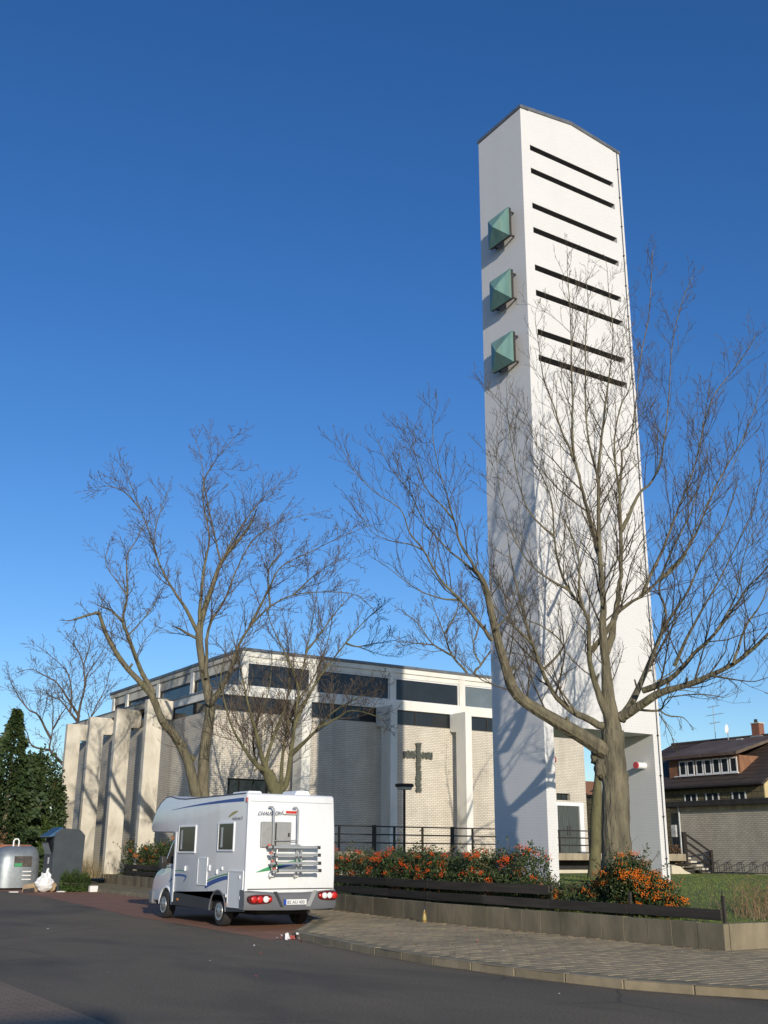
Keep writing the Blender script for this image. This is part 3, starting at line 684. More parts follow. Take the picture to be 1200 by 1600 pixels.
# wheel clamps of the bicycle stand
bs = thing('bicycle_stand', 'row of dark wheel clamps against the grey brick wall', 'bicycle stand', (21.6, 11.5, .9))
for k in range(6):
    y = 13.5 - k * .72
    m_ = MB()
    for dx in (-.06, .06):
        m_.tube([(21.25, y + dx, .92), (21.3, y + dx, 1.28), (21.45, y + dx, 1.42), (21.62, y + dx, 1.28), (21.66, y + dx, .92)], .018, 6)
    m_.tube([(21.45, y - .06, 1.41), (21.9, y + .1, 1.5)], .016, 6)
    m_.build('wheel_clamp', 'frame_dark', bs)
bx('rail', 'frame_dark', bs, (21.40, 9.5, .93), (21.44, 13.8, .97))

# ================================================================== house with dormer
ho = thing('house', 'two storey house with brown tiled roof behind the flat roofed annex', 'house', (38, 25, .8))
HX, HY0, HY1, EZ, RZ, RX = 33.3, 18.9, 36.0, 5.80, 9.05, 38.3
bx('wall', 'shingle', ho, (HX + .01, HY0 + .02, .5), (43.2, HY1, 5.62))
gm = MB().prism([(HX + .05, .5), (43.2, .5), (43.2, 5.7), (RX, 8.85), (HX + .05, 5.7)], 'Y', HY0 - .03, HY0 + .015).build('gable_wall', 'render_yellow', ho)
sl = (RZ - EZ) / (RX - HX + .45)
rf = MB().prism([(HX - .45, EZ - .02), (RX, RZ), (RX, RZ - .22), (HX - .45, EZ - .20)], 'Y', HY0 - .35, 30.2)
rf.prism([(RX, RZ), (43.8, EZ), (43.8, EZ - .18), (RX, RZ - .22)], 'Y', HY0 - .35, 30.2)
rf = rf.build('roof', 'roof_tile', ho)
# hip end of the roof at the far side
MB().add([(HX - .45, 30.2, EZ), (43.8, 30.2, EZ), (RX, 30.2, RZ), (HX - .45, 33.0, EZ), (43.8, 33.0, EZ)], [(0, 2, 3), (2, 4, 3), (1, 4, 2), (0, 3, 4, 1)]).build('hip', 'roof_tile', rf)
MB().tube([(RX, HY0 - .35, RZ + .02), (RX, 30.2, RZ + .02)], .10, 8).build('ridge', 'roof_tile', rf)
bx('gutter', 'bitumen', rf, (HX - .58, HY0 - .35, EZ - .14), (HX - .46, 30.2, EZ - .04))
ch_ = bx('chimney', 'red_brick', rf, (RX - .2, 22.55, RZ - .4), (RX + .3, 23.15, RZ + .8)); bx('chimney_cap', 'concrete', ch_, (RX - .24, 22.5, RZ + .8), (RX + .34, 23.2, RZ + .86))
MB().tube([(RX + .05, 22.95, RZ + .86), (RX + .05, 22.95, RZ + 1.1)], .11, 10).build('chimney_pot', 'bitumen', ch_)
bx('flashing', 'zinc', ch_, (RX - .24, 22.4, RZ - .3), (RX + .1, 23.3, RZ + .02))
# dormer
DY0, DY1 = 20.95, 26.6
dr = MB().box(HX + .62, DY0, 6.30, RX - .6, DY1, 7.52).build('dormer', 'terracotta', ho)
MB().prism([(HX + .15, 7.52), (RX - .2, 8.85), (RX - .2, 9.02), (HX + .15, 7.70)], 'Y', DY0 - .2, DY1 + .35).build('dormer_roof', 'roof_flat', ho)
bx('window_sill', 'frame_white', dr, (HX + .48, DY0 + .1, 6.44), (HX + .62, DY1 - .5, 6.50))
for k in range(7):
    y = 21.12 + k * .66 + (.06 if k > 4 else 0)
    wn_ = MB(); wn_.box(HX + .56, y, 6.50, HX + .615, y + .07, 7.42); wn_.box(HX + .56, y + .50, 6.50, HX + .615, y + .57, 7.42); wn_.box(HX + .56, y + .07, 6.50, HX + .615, y + .50, 6.58); wn_.box(HX + .56, y + .07, 7.34, HX + .615, y + .50, 7.42)
    wn_ = wn_.build('dormer_window', 'frame_white', ho); bx('pane', 'glass', wn_, (HX + .59, y + .07, 6.58), (HX + .60, y + .50, 7.34))
for y in (20.2, 22.2, 23.9):
    wi = MB(); wi.box(HX - .03, y, 3.9, HX, y + .09, 5.3); wi.box(HX - .03, y + .95, 3.9, HX, y + 1.04, 5.3); wi.box(HX - .03, y + .45, 3.9, HX, y + .53, 5.22)
    wi = wi.build('window', 'frame_white', ho); bx('pane', 'glass', wi, (HX - .012, y + .09, 3.9), (HX - .004, y + .95, 5.30))
sk = bx('skylight', 'frame_white', rf, (RX - .75, 23.55, RZ - .42), (RX - .35, 24.0, RZ - .13)); bx('pane', 'glass_clear', sk, (RX - .79, 23.6, RZ - .38), (RX - .751, 23.95, RZ - .17))
# aerial and dish
ae = thing('television_aerial', 'thin television aerial mast on the brown roof', 'aerial', (RX, 26.3, RZ))
MB().tube([(RX, 26.3, RZ - .2), (RX, 26.3, RZ + 2.35)], .025, 6).build('mast', 'zinc', ae)
for z, L in ((2.3, 1.0), (1.75, 1.5), (1.2, .9)):
    rd = MB().tube([(RX, 26.3 - L * .55, RZ + z), (RX, 26.3 + L * .45, RZ + z - .06)], .016, 5).build('boom', 'zinc', ae)
    el = MB()
    for t in (-.45, -.2, .1, .35): el.tube([(RX - .25, 26.3 + L * t, RZ + z), (RX + .25, 26.3 + L * t, RZ + z)], .008, 4)
    el.build('element', 'zinc', rd)
di = thing('satellite_dish', 'white satellite dish standing on the brown roof ridge', 'dish', (RX, 24.9, RZ))
MB().tube([(RX - .3, 25.0, RZ - .3), (RX - .3, 25.0, RZ + .55)], .03, 6).build('mount', 'zinc', di)
dm = MB(); N = 20; prof = [(0.02, .07), (.14, .05), (.25, .015), (.31, -.04)]
for r_, h_ in prof:
    for k in range(N):
        a = 2 * math.pi * k / N
        p = Vector((RX - .38, 24.95, RZ + .62)) + Vector((.25, -.9, -.25)).normalized() * h_ + Vector((-.9, -.25, 0)).normalized() * (r_ * .8 * math.cos(a)) + Vector((.22, .1, .95)).normalized() * (r_ * 1.1 * math.sin(a))
        dm.v.append(tuple(p))
dm.f = [(i * N + k, i * N + (k + 1) % N, (i + 1) * N + (k + 1) % N, (i + 1) * N + k) for i in range(3) for k in range(N)] + [tuple(range(N))]
dm.build('reflector', 'white', di, smooth=True)
# low brick house seen through the tower legs
b2 = thing('red_roofed_house', 'small house with red roof seen between the tower legs', 'house', (52, 45, .5))
bx('wall', 'annex_brick', b2, (44, 42, .4), (60, 50, 4.4)); MB().prism([(41.5, 4.2), (46, 7.6), (50.5, 4.2)], 'X', 43.5, 60.5).build('roof', 'terracotta', b2)

# ================================================================== camper van
vn = thing('camper_van', 'white camper van with overcab bunk and rear bicycle rack in the parking bay', 'camper van', (-7.25, 4.2, 0.004))
VX0, VX1, YR = -8.45, -6.05, 1.02
def arc(cx, cy, r, a0, a1, n):
    return [(cx + r * math.cos(math.radians(a0 + (a1 - a0) * i / n)), cy + r * math.sin(math.radians(a0 + (a1 - a0) * i / n))) for i in range(n + 1)]
prof = [(YR + .02, .74), (YR, 1.2), (YR + .03, 2.2), (YR + .10, 2.98)] + arc(YR + .20, 2.98, .10, 175, 95, 4) + [(4.9, 3.07), (5.45, 3.10), (5.95, 3.18), (6.3, 3.17), (6.65, 3.05), (6.95, 2.86), (7.18, 2.62), (7.30, 2.42), (7.30, 2.31), (7.20, 2.24), (5.62, 2.20), (5.44, 2.14), (5.44, .70)]
body = MB().prism(prof, 'X', VX0, VX1).build('body', 'van_white', vn, smooth=True, bevel=.045, seg=3)
# vertical and roof edge trims
bx('corner_trim', 'van_trim', vn, (VX0 - .012, YR + .02, .80), (VX0 + .03, YR + .085, 2.95), .008)
bx('cab_trim', 'van_trim', vn, (VX0 - .014, 5.36, .45), (VX0 + .02, 5.46, 2.22), .008)
MB().tube([(VX0 + .01, y, z) for y, z in ((YR + .2, 3.075), (4.9, 3.06), (5.45, 3.09), (5.95, 3.165), (6.3, 3.155), (6.65, 3.035), (6.95, 2.845))], .018, 6).build('roof_trim', 'van_grey', vn, smooth=True)
# lower skirt with wheel arch
def skirt(xa, xb):
    P = [(YR + .55, .36), (2.10, .36)] + [(2.52 + .46 * math.cos(math.radians(a)), .36 + .46 * math.sin(math.radians(a))) for a in (172, 150, 120, 90, 60, 30, 8)][::1]
    P = [(YR + .1, .40), (YR + .1, .735)] + [(5.44, .70), (5.44, .38), (2.98, .36)] + [(2.52 + .46 * math.cos(math.radians(a)), .36 + .46 * math.sin(math.radians(a))) for a in (25, 50, 75, 100, 125, 150, 172)] + [(2.04, .36)]
    return MB().prism(P, 'X', xa, xb)
skirt(VX0 - .006, VX0 + .05).build('side_skirt', 'van_skirt', vn); skirt(VX1 - .05, VX1 + .006).build('side_skirt', 'van_skirt', vn)
MB().tube([(VX0 - .012, 2.52 + .47 * math.cos(math.radians(a)), .36 + .47 * math.sin(math.radians(a))) for a in range(0, 181, 15)], .022, 6).build('arch_trim', 'van_grey', vn, smooth=True)
bx('underbody', 'bitumen', vn, (VX0 + .5, YR + .4, .30), (VX1 - .5, 6.9, .72)); bx('wheel_well', 'bitumen', vn, (VX0 + .06, 1.95, .38), (VX0 + .5, 3.1, .95))
MB().tube([(-6.6, YR + .25, .36), (-6.6, 2.2, .36)], .04, 8).build('exhaust', 'steel', vn)
# rear bumper: top edge sweeps up at the ends
n = 24; bp = MB()
for i in range(n + 1):
    t = i / n; x = VX0 - .03 + (VX1 - VX0 + .06) * t; u = abs(2 * t - 1)
    top = .815 + .09 * max(0, u - .25) ** 1.3; bot = .44 - .02 * (1 - u); yo = YR - .13 + .13 * u ** 5
    bp.v += [(x, YR + .25, bot), (x, yo + .02, bot), (x, yo - .02, bot + .10), (x, yo, top - .05), (x, yo + .06, top), (x, YR + .25, top)]
for i in range(n):
    for k in range(6):
        bp.f.append((i * 6 + k, (i + 1) * 6 + k, (i + 1) * 6 + (k + 1) % 6, i * 6 + (k + 1) % 6))
bp.f += [tuple(range(6)), tuple(n * 6 + k for k in range(6))][::1]
bumper = bp.build('rear_bumper', 'van_grey', vn, smooth=True)
MB().prism([(-7.78, .84), (-7.60, .50), (-7.52, .50), (-7.70, .84)], 'Y', YR - .155, YR - .12).build('bumper_rib', 'van_skirt', bumper); MB().prism([(-6.92, .50), (-6.72, .86), (-6.62, .86), (-6.80, .50)], 'Y', YR - .16, YR - .12).build('bumper_rib', 'alu', bumper)
pb = bx('number_plate', 'plate', vn, (-7.46, YR - .185, .545), (-6.92, YR - .165, .665)); bx('country_strip', 'plate_blue', pb, (-7.515, YR - .186, .545), (-7.461, YR - .164, .665))
text_part('plate_text', 'BS AU 400', 'ink', pb, (-7.44, YR - .187, .565), (1, 0, 0), (0, 0, 1), .105, 0, .001)
# rear light clusters
def cluster(xs, x0, x1, z0, z1):
    h = MB(); cx, cz, a, b_ = (x0 + x1) / 2, (z0 + z1) / 2, (x1 - x0) / 2, (z1 - z0) / 2
    el = [(cx + a * math.copysign(abs(math.cos(t)) ** .55, math.cos(t)), cz + b_ * math.copysign(abs(math.sin(t)) ** .7, math.sin(t))) for t in [2 * math.pi * k / 28 for k in range(28)]]
    h = h.prism(el, 'Y', YR - .16, YR - .05).build('tail_light', 'tail_dark', vn)
    for x, r_, m_ in xs:
        MB().lathe([(r_, 0), (r_ * .95, -.02), (r_ * .5, -.032), (.004, -.036)], (x, YR - .16, cz), 'Y', 18).build('lens', m_, h, smooth=True)
cluster([(-8.30, .072, 'red_plastic'), (-8.145, .075, 'red_plastic'), (-7.99, .075, 'white_lens'), (-7.88, .05, 'red_plastic')], -8.43, -7.82, .575, .775)
cluster([(-6.42, .07, 'white_lens'), (-6.28, .07, 'white_lens'), (-6.15, .075, 'red_plastic'), (-6.55 + .02, .045, 'red_plastic')], -6.585, -6.05, .64, .84)
# rear window with blinds
rwn = bx('rear_window', 'van_blind', vn, (-8.12, YR - .045, 1.83), (-7.31, YR + .02, 2.42), .02)
bx('sash', 'van_blind', rwn, (-7.72, YR - .055, 1.86), (-7.36, YR - .046, 2.38)); bx('catch', 'frame_dark', rwn, (-7.41, YR - .075, 2.08), (-7.37, YR - .056, 2.17)); bx('divider', 'frame_dark', rwn, (-7.755, YR - .06, 1.85), (-7.725, YR - .046, 2.39))
text_part('lettering', 'CHAUSSON', 'ink', vn, (-8.22, YR - .012, 2.565), (1, 0, .03), (0, 0, 1), .122, .25)
bl = bx('brake_light', 'white_lens', vn, (-7.53, YR - .02, 2.60), (-7.12, YR + .05, 2.70), .01); bx('lens', 'red_plastic', bl, (-7.47, YR - .035, 2.62), (-7.18, YR - .021, 2.68), .005)
def ribbon(name, pts, w, m_, parent, plane, off):
    """a flat film band along pts (2-D) with width w(t)"""
    mb = MB(); k = len(pts)
    for i, p in enumerate(pts):
        a = Vector(pts[max(i - 1, 0)]); c = Vector(pts[min(i + 1, k - 1)]); d = (c - a).normalized(); nn = Vector((-d.y, d.x)); ww = w(i / (k - 1)) / 2
        for s_ in (-1, 1):
            q = Vector(p) + nn * ww * s_
            mb.v.append((off, q.x, q.y) if plane == 'X' else (q.x, off, q.y))
    mb.f = [(2 * i, 2 * i + 1, 2 * i + 3, 2 * i + 2) for i in range(k - 1)]
    return mb.build(name, m_, parent)
def bez(p0, p1, p2, n=14):
    return [((1 - t) ** 2 * p0[0] + 2 * t * (1 - t) * p1[0] + t * t * p2[0], (1 - t) ** 2 * p0[1] + 2 * t * (1 - t) * p1[1] + t * t * p2[1]) for t in [i / n for i in range(n + 1)]]
ribbon('swoosh', bez((-8.2, 1.27), (-7.6, 1.42), (-6.9, 1.56)), lambda t: .10 * math.sin(math.pi * min(1, t * 1.02)) + .01, 'green', vn, 'Y', YR - .008)
ribbon('swoosh', bez((-7.7, 1.36), (-7.3, 1.45), (-6.75, 1.50)), lambda t: .07 * (1 - t) + .01, 'blue', vn, 'Y', YR - .010)
sx_ = VX0 - .003
ribbon('stripe', bez((1.30, 2.93), (3.6, 2.93), (5.85, 2.80)), lambda t: .085 * (1 - t) + .008, 'blue', vn, 'X', sx_)
ribbon('stripe', bez((1.36, 1.155), (2.2, 1.19), (3.35, .90)), lambda t: .07 + .05 * t, 'blue', vn, 'X', sx_)
ribbon('stripe', bez((1.36, 1.17), (1.45, 1.08), (1.60, .96)), lambda t: .08 * (1 - .6 * t), 'blue', vn, 'X', sx_ - .001)
ribbon('stripe', bez((1.70, 1.225), (2.2, 1.24), (3.30, 1.02)), lambda t: .03, 'green', vn, 'X', sx_)
ribbon('stripe', bez((4.55, 1.10), (4.9, 1.15), (5.34, 1.12)), lambda t: .055, 'blue', vn, 'X', sx_); ribbon('stripe', bez((4.55, 1.11), (4.62, 1.05), (4.72, .96)), lambda t: .06 * (1 - .6 * t), 'blue', vn, 'X', sx_ - .001)
ribbon('stripe', bez((4.8, 1.24), (5.1, 1.25), (5.34, 1.23)), lambda t: .025, 'green', vn, 'X', sx_)
ribbon('badge', bez((1.62, 2.66), (1.9, 2.64), (2.15, 2.53)), lambda t: .02 + .05 * t * (1 - t) * 4, 'yellow', vn, 'X', sx_)
text_part('lettering', 'welcome 8', 'grey_ink', vn, (sx_ - .001, 1.92, 2.46), (0, -1, 0), (0, 0, 1), .13, .1)
# side windows, hatches, fittings
for y0, y1, z0, z1 in ((4.05, 5.22, 1.68, 2.38), (1.74, 2.68, 1.73, 2.42)):
    wf = MB(); wf.box(VX0 - .03, y0, z0, VX0 + .02, y0 + .05, z1); wf.box(VX0 - .03, y1 - .05, z0, VX0 + .02, y1, z1); wf.box(VX0 - .03, y0 + .05, z0, VX0 + .02, y1 - .05, z0 + .045); wf.box(VX0 - .03, y0 + .05, z1 - .045, VX0 + .02, y1 - .05, z1)
    wf = wf.build('side_window', 'van_trim', vn, bevel=.008, seg=1)
    bx('pane', 'van_window', wf, (VX0 - .018, y0 + .05, z0 + .045), (VX0 - .004, y1 - .05, z1 - .045)); bx('curtain', 'grey_box', wf, (VX0 - .0185, y1 - .30, z0 + .10), (VX0 - .0182, y1 - .18, z1 - .12))
def hatch(name, y0, y1, z0, z1):
    h = bx(name, 'van_white', vn, (VX0 - .014, y0, z0), (VX0 + .01, y1, z1), .006)
    t_ = MB(); w_ = .032
    t_.box(VX0 - .022, y0 - w_, z0 - w_, VX0 + .01, y0 - .001, z1 + w_); t_.box(VX0 - .022, y1 + .001, z0 - w_, VX0 + .01, y1 + w_, z1 + w_); t_.box(VX0 - .022, y0 - .001, z1 + .001, VX0 + .01, y1 + .001, z1 + w_); t_.box(VX0 - .022, y0 - .001, z0 - w_, VX0 + .01, y1 + .001, z0 - .001)
    t_.build('trim', 'van_trim', h)
hatch('side_door_hatch', 3.27, 3.80, .95, 1.55); hatch('locker_hatch', 1.18, 1.95, .50, 1.27)
for y, z, s in ((3.07, 1.27, .09), (2.32, 1.30, .05), (2.62, 1.20, .07), (4.62, 1.24, .08), (1.30, 1.12, .05), (1.25, .65, .06), (2.02, .68, .05)):
    bx('fitting', 'van_trim', vn, (VX0 - .035, y, z), (VX0 + .01, y + s, z + s * 1.5), .01)
for y in (5.05, 2.0): bx('marker_light', 'orange_lens', vn, (VX0 - .02, y - .06, .50), (VX0, y + .06, .555), .008)
bx('marker_light', 'red_plastic', vn, (VX0 - .02, YR + .09, 2.86), (VX0 + .03, YR + .16, 2.97), .008)
bx('seam', 'van_grey', vn, (VX0 + .06, YR + .088, 2.885), (VX1 - .06, YR + .12, 2.893)); bx('seam', 'van_grey', vn, (VX0 - .002, 3.18, .75), (VX0 + .02, 3.186, .93)); bx('seam', 'van_skirt', vn, (VX0 + .05, YR - .004, .885), (VX1 - .05, YR + .02, .905))
# roof boxes
for x0, x1, y0, y1, h in ((-8.2, -7.75, 1.7, 2.6, .09), (-7.05, -6.6, 1.35, 2.1, .12), (-7.5, -7.0, 3.6, 4.4, .10)):
    MB().prism([(x0, 3.07), (x1, 3.07), (x1 - .06, 3.07 + h), (x0 + .06, 3.07 + h)], 'Y', y0, y1).build('roof_vent', 'van_trim', vn, bevel=.02)
# bicycle rack
rk = MB()
for x in (-7.83, -7.17):
    rk.tube([(x - .10, YR - .02, 2.76), (x - .03, YR - .06, 2.76), (x, YR - .10, 2.70), (x, YR - .10, 1.22), (x - .02, YR - .06, 1.14)], .024, 8)
rk = rk.build('bicycle_rack', 'alu', vn, smooth=True)
MB().tube([(-7.74, YR - .16, 1.28), (-7.74, YR - .16, 1.80), (-7.71, YR - .17, 1.86), (-7.66, YR - .17, 1.875), (-7.18, YR - .17, 1.89), (-7.12, YR - .17, 1.87), (-7.09, YR - .16, 1.81), (-7.08, YR - .16, 1.24)], .020, 8).build('hoop', 'alu', rk, smooth=True)
MB().tube([(-7.83, YR - .12, 1.98), (-7.17, YR - .12, 2.0)], .014, 6).build('crossbar', 'alu', rk)
for k, z in enumerate((1.84, 1.665, 1.48, 1.315)):
    yy = YR - .22 - .06 * k
    c_ = MB().box(-8.0 + .02 * k, yy - .045, z - .035, -6.66 - .02 * k, yy + .045, z + .03).build('wheel_rail', 'alu', rk, bevel=.015, seg=1)
    bx('end_cap', 'van_skirt', c_, (-6.70 - .02 * k, yy - .05, z - .04), (-6.62 - .02 * k, yy + .05, z + .035)); bx('strap', 'frame_dark', c_, (-7.93 + .02 * k, yy - .05, z - .045), (-7.89 + .02 * k, yy + .05, z + .04)); bx('clamp', 'redpaper', c_, (-8.02 + .02 * k, yy - .03, z + .02), (-7.95 + .02 * k, yy + .03, z + .065))
for x in (-7.83, -7.17): bx('foot', 'van_trim', rk, (x - .06, YR - .12, 1.17), (x + .05, YR - .005, 1.25), .01)
# cab
CA, CB = VX0 + .16, VX1 - .16
cabp = [(5.40, .42), (5.40, 2.16), (5.75, 2.16), (6.10, 1.95), (6.62, 1.32), (7.05, 1.18), (7.28, .98), (7.36, .72), (7.36, .42)]
MB().prism(cabp, 'X', CA, CB).build('cab', 'van_cab', vn, smooth=True, bevel=.05, seg=3)
for xs_, nm in ((CA - .006, 1), (CB + .006, -1)):
    MB().prism([(5.46, 1.38), (5.46, 2.08), (5.74, 2.08), (6.02, 1.90), (6.42, 1.42)], 'X', xs_, xs_ + .004 * nm).build('cab_window', 'van_window', vn)
    P = [(6.72, .40), (5.50, .40), (5.50, .70), (5.72, .70)] + [(6.24 + .45 * math.cos(math.radians(a)), .36 + .45 * math.sin(math.radians(a))) for a in (165, 140, 115, 90, 65, 40, 15)]
    MB().prism([(5.42, .40), (5.42, .70), (5.78, .70), (5.72, .40)], 'X', xs_ - .004 * nm, xs_ + .03 * nm).build('cab_sill', 'van_skirt', vn)
    MB().tube([(xs_ - .005 * nm, 6.24 + .44 * math.cos(math.radians(a)), .36 + .44 * math.sin(math.radians(a))) for a in range(0, 181, 15)], .03, 6).build('front_arch', 'van_trim', vn, smooth=True)
    MB().prism([(6.24 + .42 * math.cos(math.radians(a)), .36 + .42 * math.sin(math.radians(a))) for a in range(0, 181, 15)], 'X', xs_ - .002 * nm, xs_ + .003 * nm).build('front_well', 'bitumen', vn)
    mi = MB().prism([(6.14, 1.27), (6.30, 1.27), (6.34, 1.42), (6.30, 1.60), (6.14, 1.60), (6.10, 1.42)], 'X', xs_ - .24 * nm, xs_ - .08 * nm).build('wing_mirror', 'frame_dark', vn, bevel=.025)
    bx('arm', 'frame_dark', mi, (xs_ - .09 * nm, 6.2, 1.36), (xs_ + .01 * nm, 6.26, 1.42))
MB().add([(CA + .1, 6.05, 2.0), (CB - .1, 6.05, 2.0), (CB - .06, 6.60, 1.355), (CA + .06, 6.60, 1.355)], [(0, 1, 2, 3)]).build('windscreen', 'van_window', vn)
bx('front_bumper', 'van_grey', vn, (CA - .04, 7.20, .32), (CB + .04, 7.46, .68), .05)
MB().tube([(CA - .012, 5.44, 1.34), (CA - .012, 6.6, 1.30)], .010, 6).build('door_line', 'van_grey', vn)
ribbon('stripe', bez((5.48, 1.12), (5.8, 1.06), (6.15, .92)), lambda t: .10 * (1 - t) + .01, 'blue', vn, 'X', CA - .004)
# wheels
for yc, xo, sg in ((2.52, VX0 + .05, 1), (6.24, VX0 + .10, 1), (2.52, VX1 - .05, -1), (6.24, VX1 - .10, -1)):
    ty = MB().lathe([(.20, .0), (.30, -.005), (.335, .02), (.345, .06), (.345, .17), (.33, .215), (.2, .22)], (xo if sg > 0 else xo, yc, .349), 'X', 30) if sg > 0 else MB().lathe([(.20, .0), (.30, .005), (.335, -.02), (.345, -.06), (.345, -.17), (.33, -.215), (.2, -.22)], (xo, yc, .349), 'X', 30)
    ty = ty.build('wheel', 'tyre', vn, smooth=True)
    MB().lathe([(.212, -.004 * sg), (.205, -.018 * sg), (.17, -.008 * sg), (.15, -.012 * sg), (.09, -.022 * sg), (.06, -.032 * sg), (.01, -.034 * sg)], (xo - .004 * sg, yc, .349), 'X', 26).build('rim', 'rim', ty, smooth=True)
    hs = MB()
    for k in range(8):
        a = 2 * math.pi * k / 8; hs.lathe([(.022, 0), (.022, .004 * sg)], (xo - .024 * sg, yc + .12 * math.cos(a), .349 + .12 * math.sin(a)), 'X', 8)
    hs.build('rim_holes', 'black', ty)

# ================================================================== recycling containers and rubbish
cc = thing('clothes_container', 'tall dark grey clothes collection container with sloping roof', 'container', (-4.6, 26.8, 0.004))
pc = [(-5.62, .03), (-4.28, .03), (-4.25, 2.36), (-4.50, 2.60), (-5.32, 2.66), (-5.62, 2.40)]
MB().prism(pc, 'Y', 26.25, 27.6).build('body', 'container', cc, bevel=.015, seg=1)
bx('chute_recess', 'black', cc, (-5.628, 26.45, 1.55), (-5.622, 27.45, 2.25)); MB().prism([(-5.63, 2.32), (-5.86, 2.27), (-5.86, 2.33), (-5.31, 2.70), (-5.29, 2.665), (-5.63, 2.405)], 'Y', 26.22, 27.63).build('canopy', 'container_sky_tint', cc)
MB().add([(-5.63, 26.45, 1.55), (-5.63, 27.45, 1.55), (-5.82, 27.45, 2.02), (-5.82, 26.45, 2.02)], [(0, 1, 2, 3)]).build('flap', 'steel', cc); MB().tube([(-5.84, 26.5, 2.04), (-5.84, 27.4, 2.04)], .02, 6).build('flap_handle', 'frame_dark', cc)
bx('notice', 'paper', cc, (-5.632, 26.75, 1.15), (-5.625, 26.95, 1.42))
gc = thing('glass_container', 'silver rounded bottle bank beside the clothes container', 'container', (-6.3, 29.6, 0.004))
N = 18; gb = MB()
rings = [(.08, 1.0), (.35, 1.0), (.9, .985), (1.35, .94), (1.62, .84), (1.8, .66), (1.88, .40)]
for z, s_ in rings:
    for k in range(32):
        a = 2 * math.pi * k / 32; c_, n_ = math.cos(a), math.sin(a)
        gb.v.append((-6.30 + 1.05 * (s_ if c_ < 0 else .5 + .5 * s_) * math.copysign(abs(c_) ** .6, c_), 29.8 + .85 * s_ * math.copysign(abs(n_) ** .6, n_), z))
gb.f = [(i * 32 + k, i * 32 + (k + 1) % 32, (i + 1) * 32 + (k + 1) % 32, (i + 1) * 32 + k) for i in range(len(rings) - 1) for k in range(32)] + [tuple(range(32))[::-1], tuple((len(rings) - 1) * 32 + k for k in range(32))]
gb.build('shell', 'steel', gc, smooth=True)
MB().add([(-6.55, 28.935, 1.0), (-5.75, 28.935, 1.0), (-5.75, 29.0, 1.45), (-6.55, 29.0, 1.45)], [(0, 1, 2, 3)]).build('sign', 'sign_danger' if 'sign_danger' in M else 'sign_dark', gc)
bx('green_label', 'green', gc, (-6.53, 28.915, 1.0), (-6.2, 28.932, 1.14))
for k in range(3): bx('notice', 'paper', gc, (-6.15, 28.925, .76 - k * .17), (-5.75, 28.945, .81 - k * .17))
MB().tube([(-6.45, 29.8, 1.86), (-6.45, 29.8, 2.12), (-6.39, 29.8, 2.2), (-6.27, 29.8, 2.2), (-6.21, 29.8, 2.12), (-6.21, 29.8, 1.86)], .035, 8).build('lifting_loop', 'white', gc, smooth=True)

def blob(name, m, label, cat, c, r, seed, group=None, sub=3):
    rr = random.Random(seed); bm = bmesh.new(); bmesh.ops.create_icosphere(bm, subdivisions=sub, radius=1)
    ph = [rr.uniform(0, 6) for _ in range(6)]
    for v in bm.verts:
        p = v.co; k = 1 + .13 * math.sin(5 * p.x + ph[0]) * math.cos(4 * p.y + ph[1]) + .11 * math.sin(8 * p.z + ph[2] + 3 * p.x) + .05 * rr.uniform(-1, 1)
        t_ = .55 if p.z > .6 else 1.0
        v.co = Vector((p.x * r[0] * k * t_, p.y * r[1] * k * t_, max(-.0, (p.z * .5 + .5)) * 2 * r[2] * (k if p.z > -.5 else 1)))
    me = bpy.data.meshes.new(name); bm.to_mesh(me); bm.free(); me.materials.append(M[m])
    o = bpy.data.objects.new(name, me); COL.objects.link(o); o.location = c; WLOC[o] = Vector(c)
    return tag(o, label, cat, group)
blob('rubbish_bag', 'bag', 'large white rubbish bag slumped against the clothes container', 'bag', (-6.05, 25.65, .004), (.36, .30, .34), 1)
blob('rubbish_bag', 'bag', 'narrow white bag standing upright behind the large rubbish bag', 'bag', (-5.88, 26.0, .004), (.22, .2, .44), 2)
blob('rubbish_bag', 'card', 'small brown paper bag between white bag and clothes container', 'bag', (-5.68, 25.75, .004), (.2, .2, .24), 5)
cb_ = thing('cardboard_box', 'flattened cardboard box leaning before the bottle bank', 'cardboard', (-6.55, 25.7, .01))
MB().add([(-7.0, 25.5, .01), (-6.2, 25.9, .02), (-6.1, 26.1, .42), (-6.9, 25.75, .30)], [(0, 1, 2, 3)]).build('panel', 'card', cb_); MB().add([(-7.02, 25.3, .02), (-6.5, 25.35, .03), (-6.45, 25.6, .20), (-6.95, 25.5, .14)], [(0, 1, 2, 3)]).build('flap', 'sign_dark', cb_)
for k, (x, y, lab) in enumerate(((-7.5, 25.5, 'flat white paper scrap left of the cardboard by the bottle bank'), (-5.55, 25.3, 'flat white scrap lying right of the large rubbish bag'), (-4.25, 25.0, 'white cartons lying beside the discarded christmas tree'))):
    o = MB().box(x, y, .008, x + .36, y + .22, .05 if k < 2 else .26)
    tag(o.build('paper_scrap', 'paper', loc=(x, y, .004), bevel=.01), lab, 'paper')
# bottle by the retaining wall
bt = thing('bottle', 'amber bottle with pale label standing at the foot of the retaining wall', 'bottle', (-4.05, .05, .122))
MB().lathe([(.045, 0), (.05, .02), (.05, .16), (.035, .21), (.018, .25), (.018, .30)], (-4.05, .05, .122), n=16).build('glass_body', 'bottle', bt, smooth=True)
MB().lathe([(.0515, .05), (.0515, .14)], (-4.05, .05, .122), n=16).build('label', 'yellow', bt, smooth=True); MB().lathe([(.021, .28), (.021, .32)], (-4.05, .05, .122), n=12).build('cap', 'ink', bt)
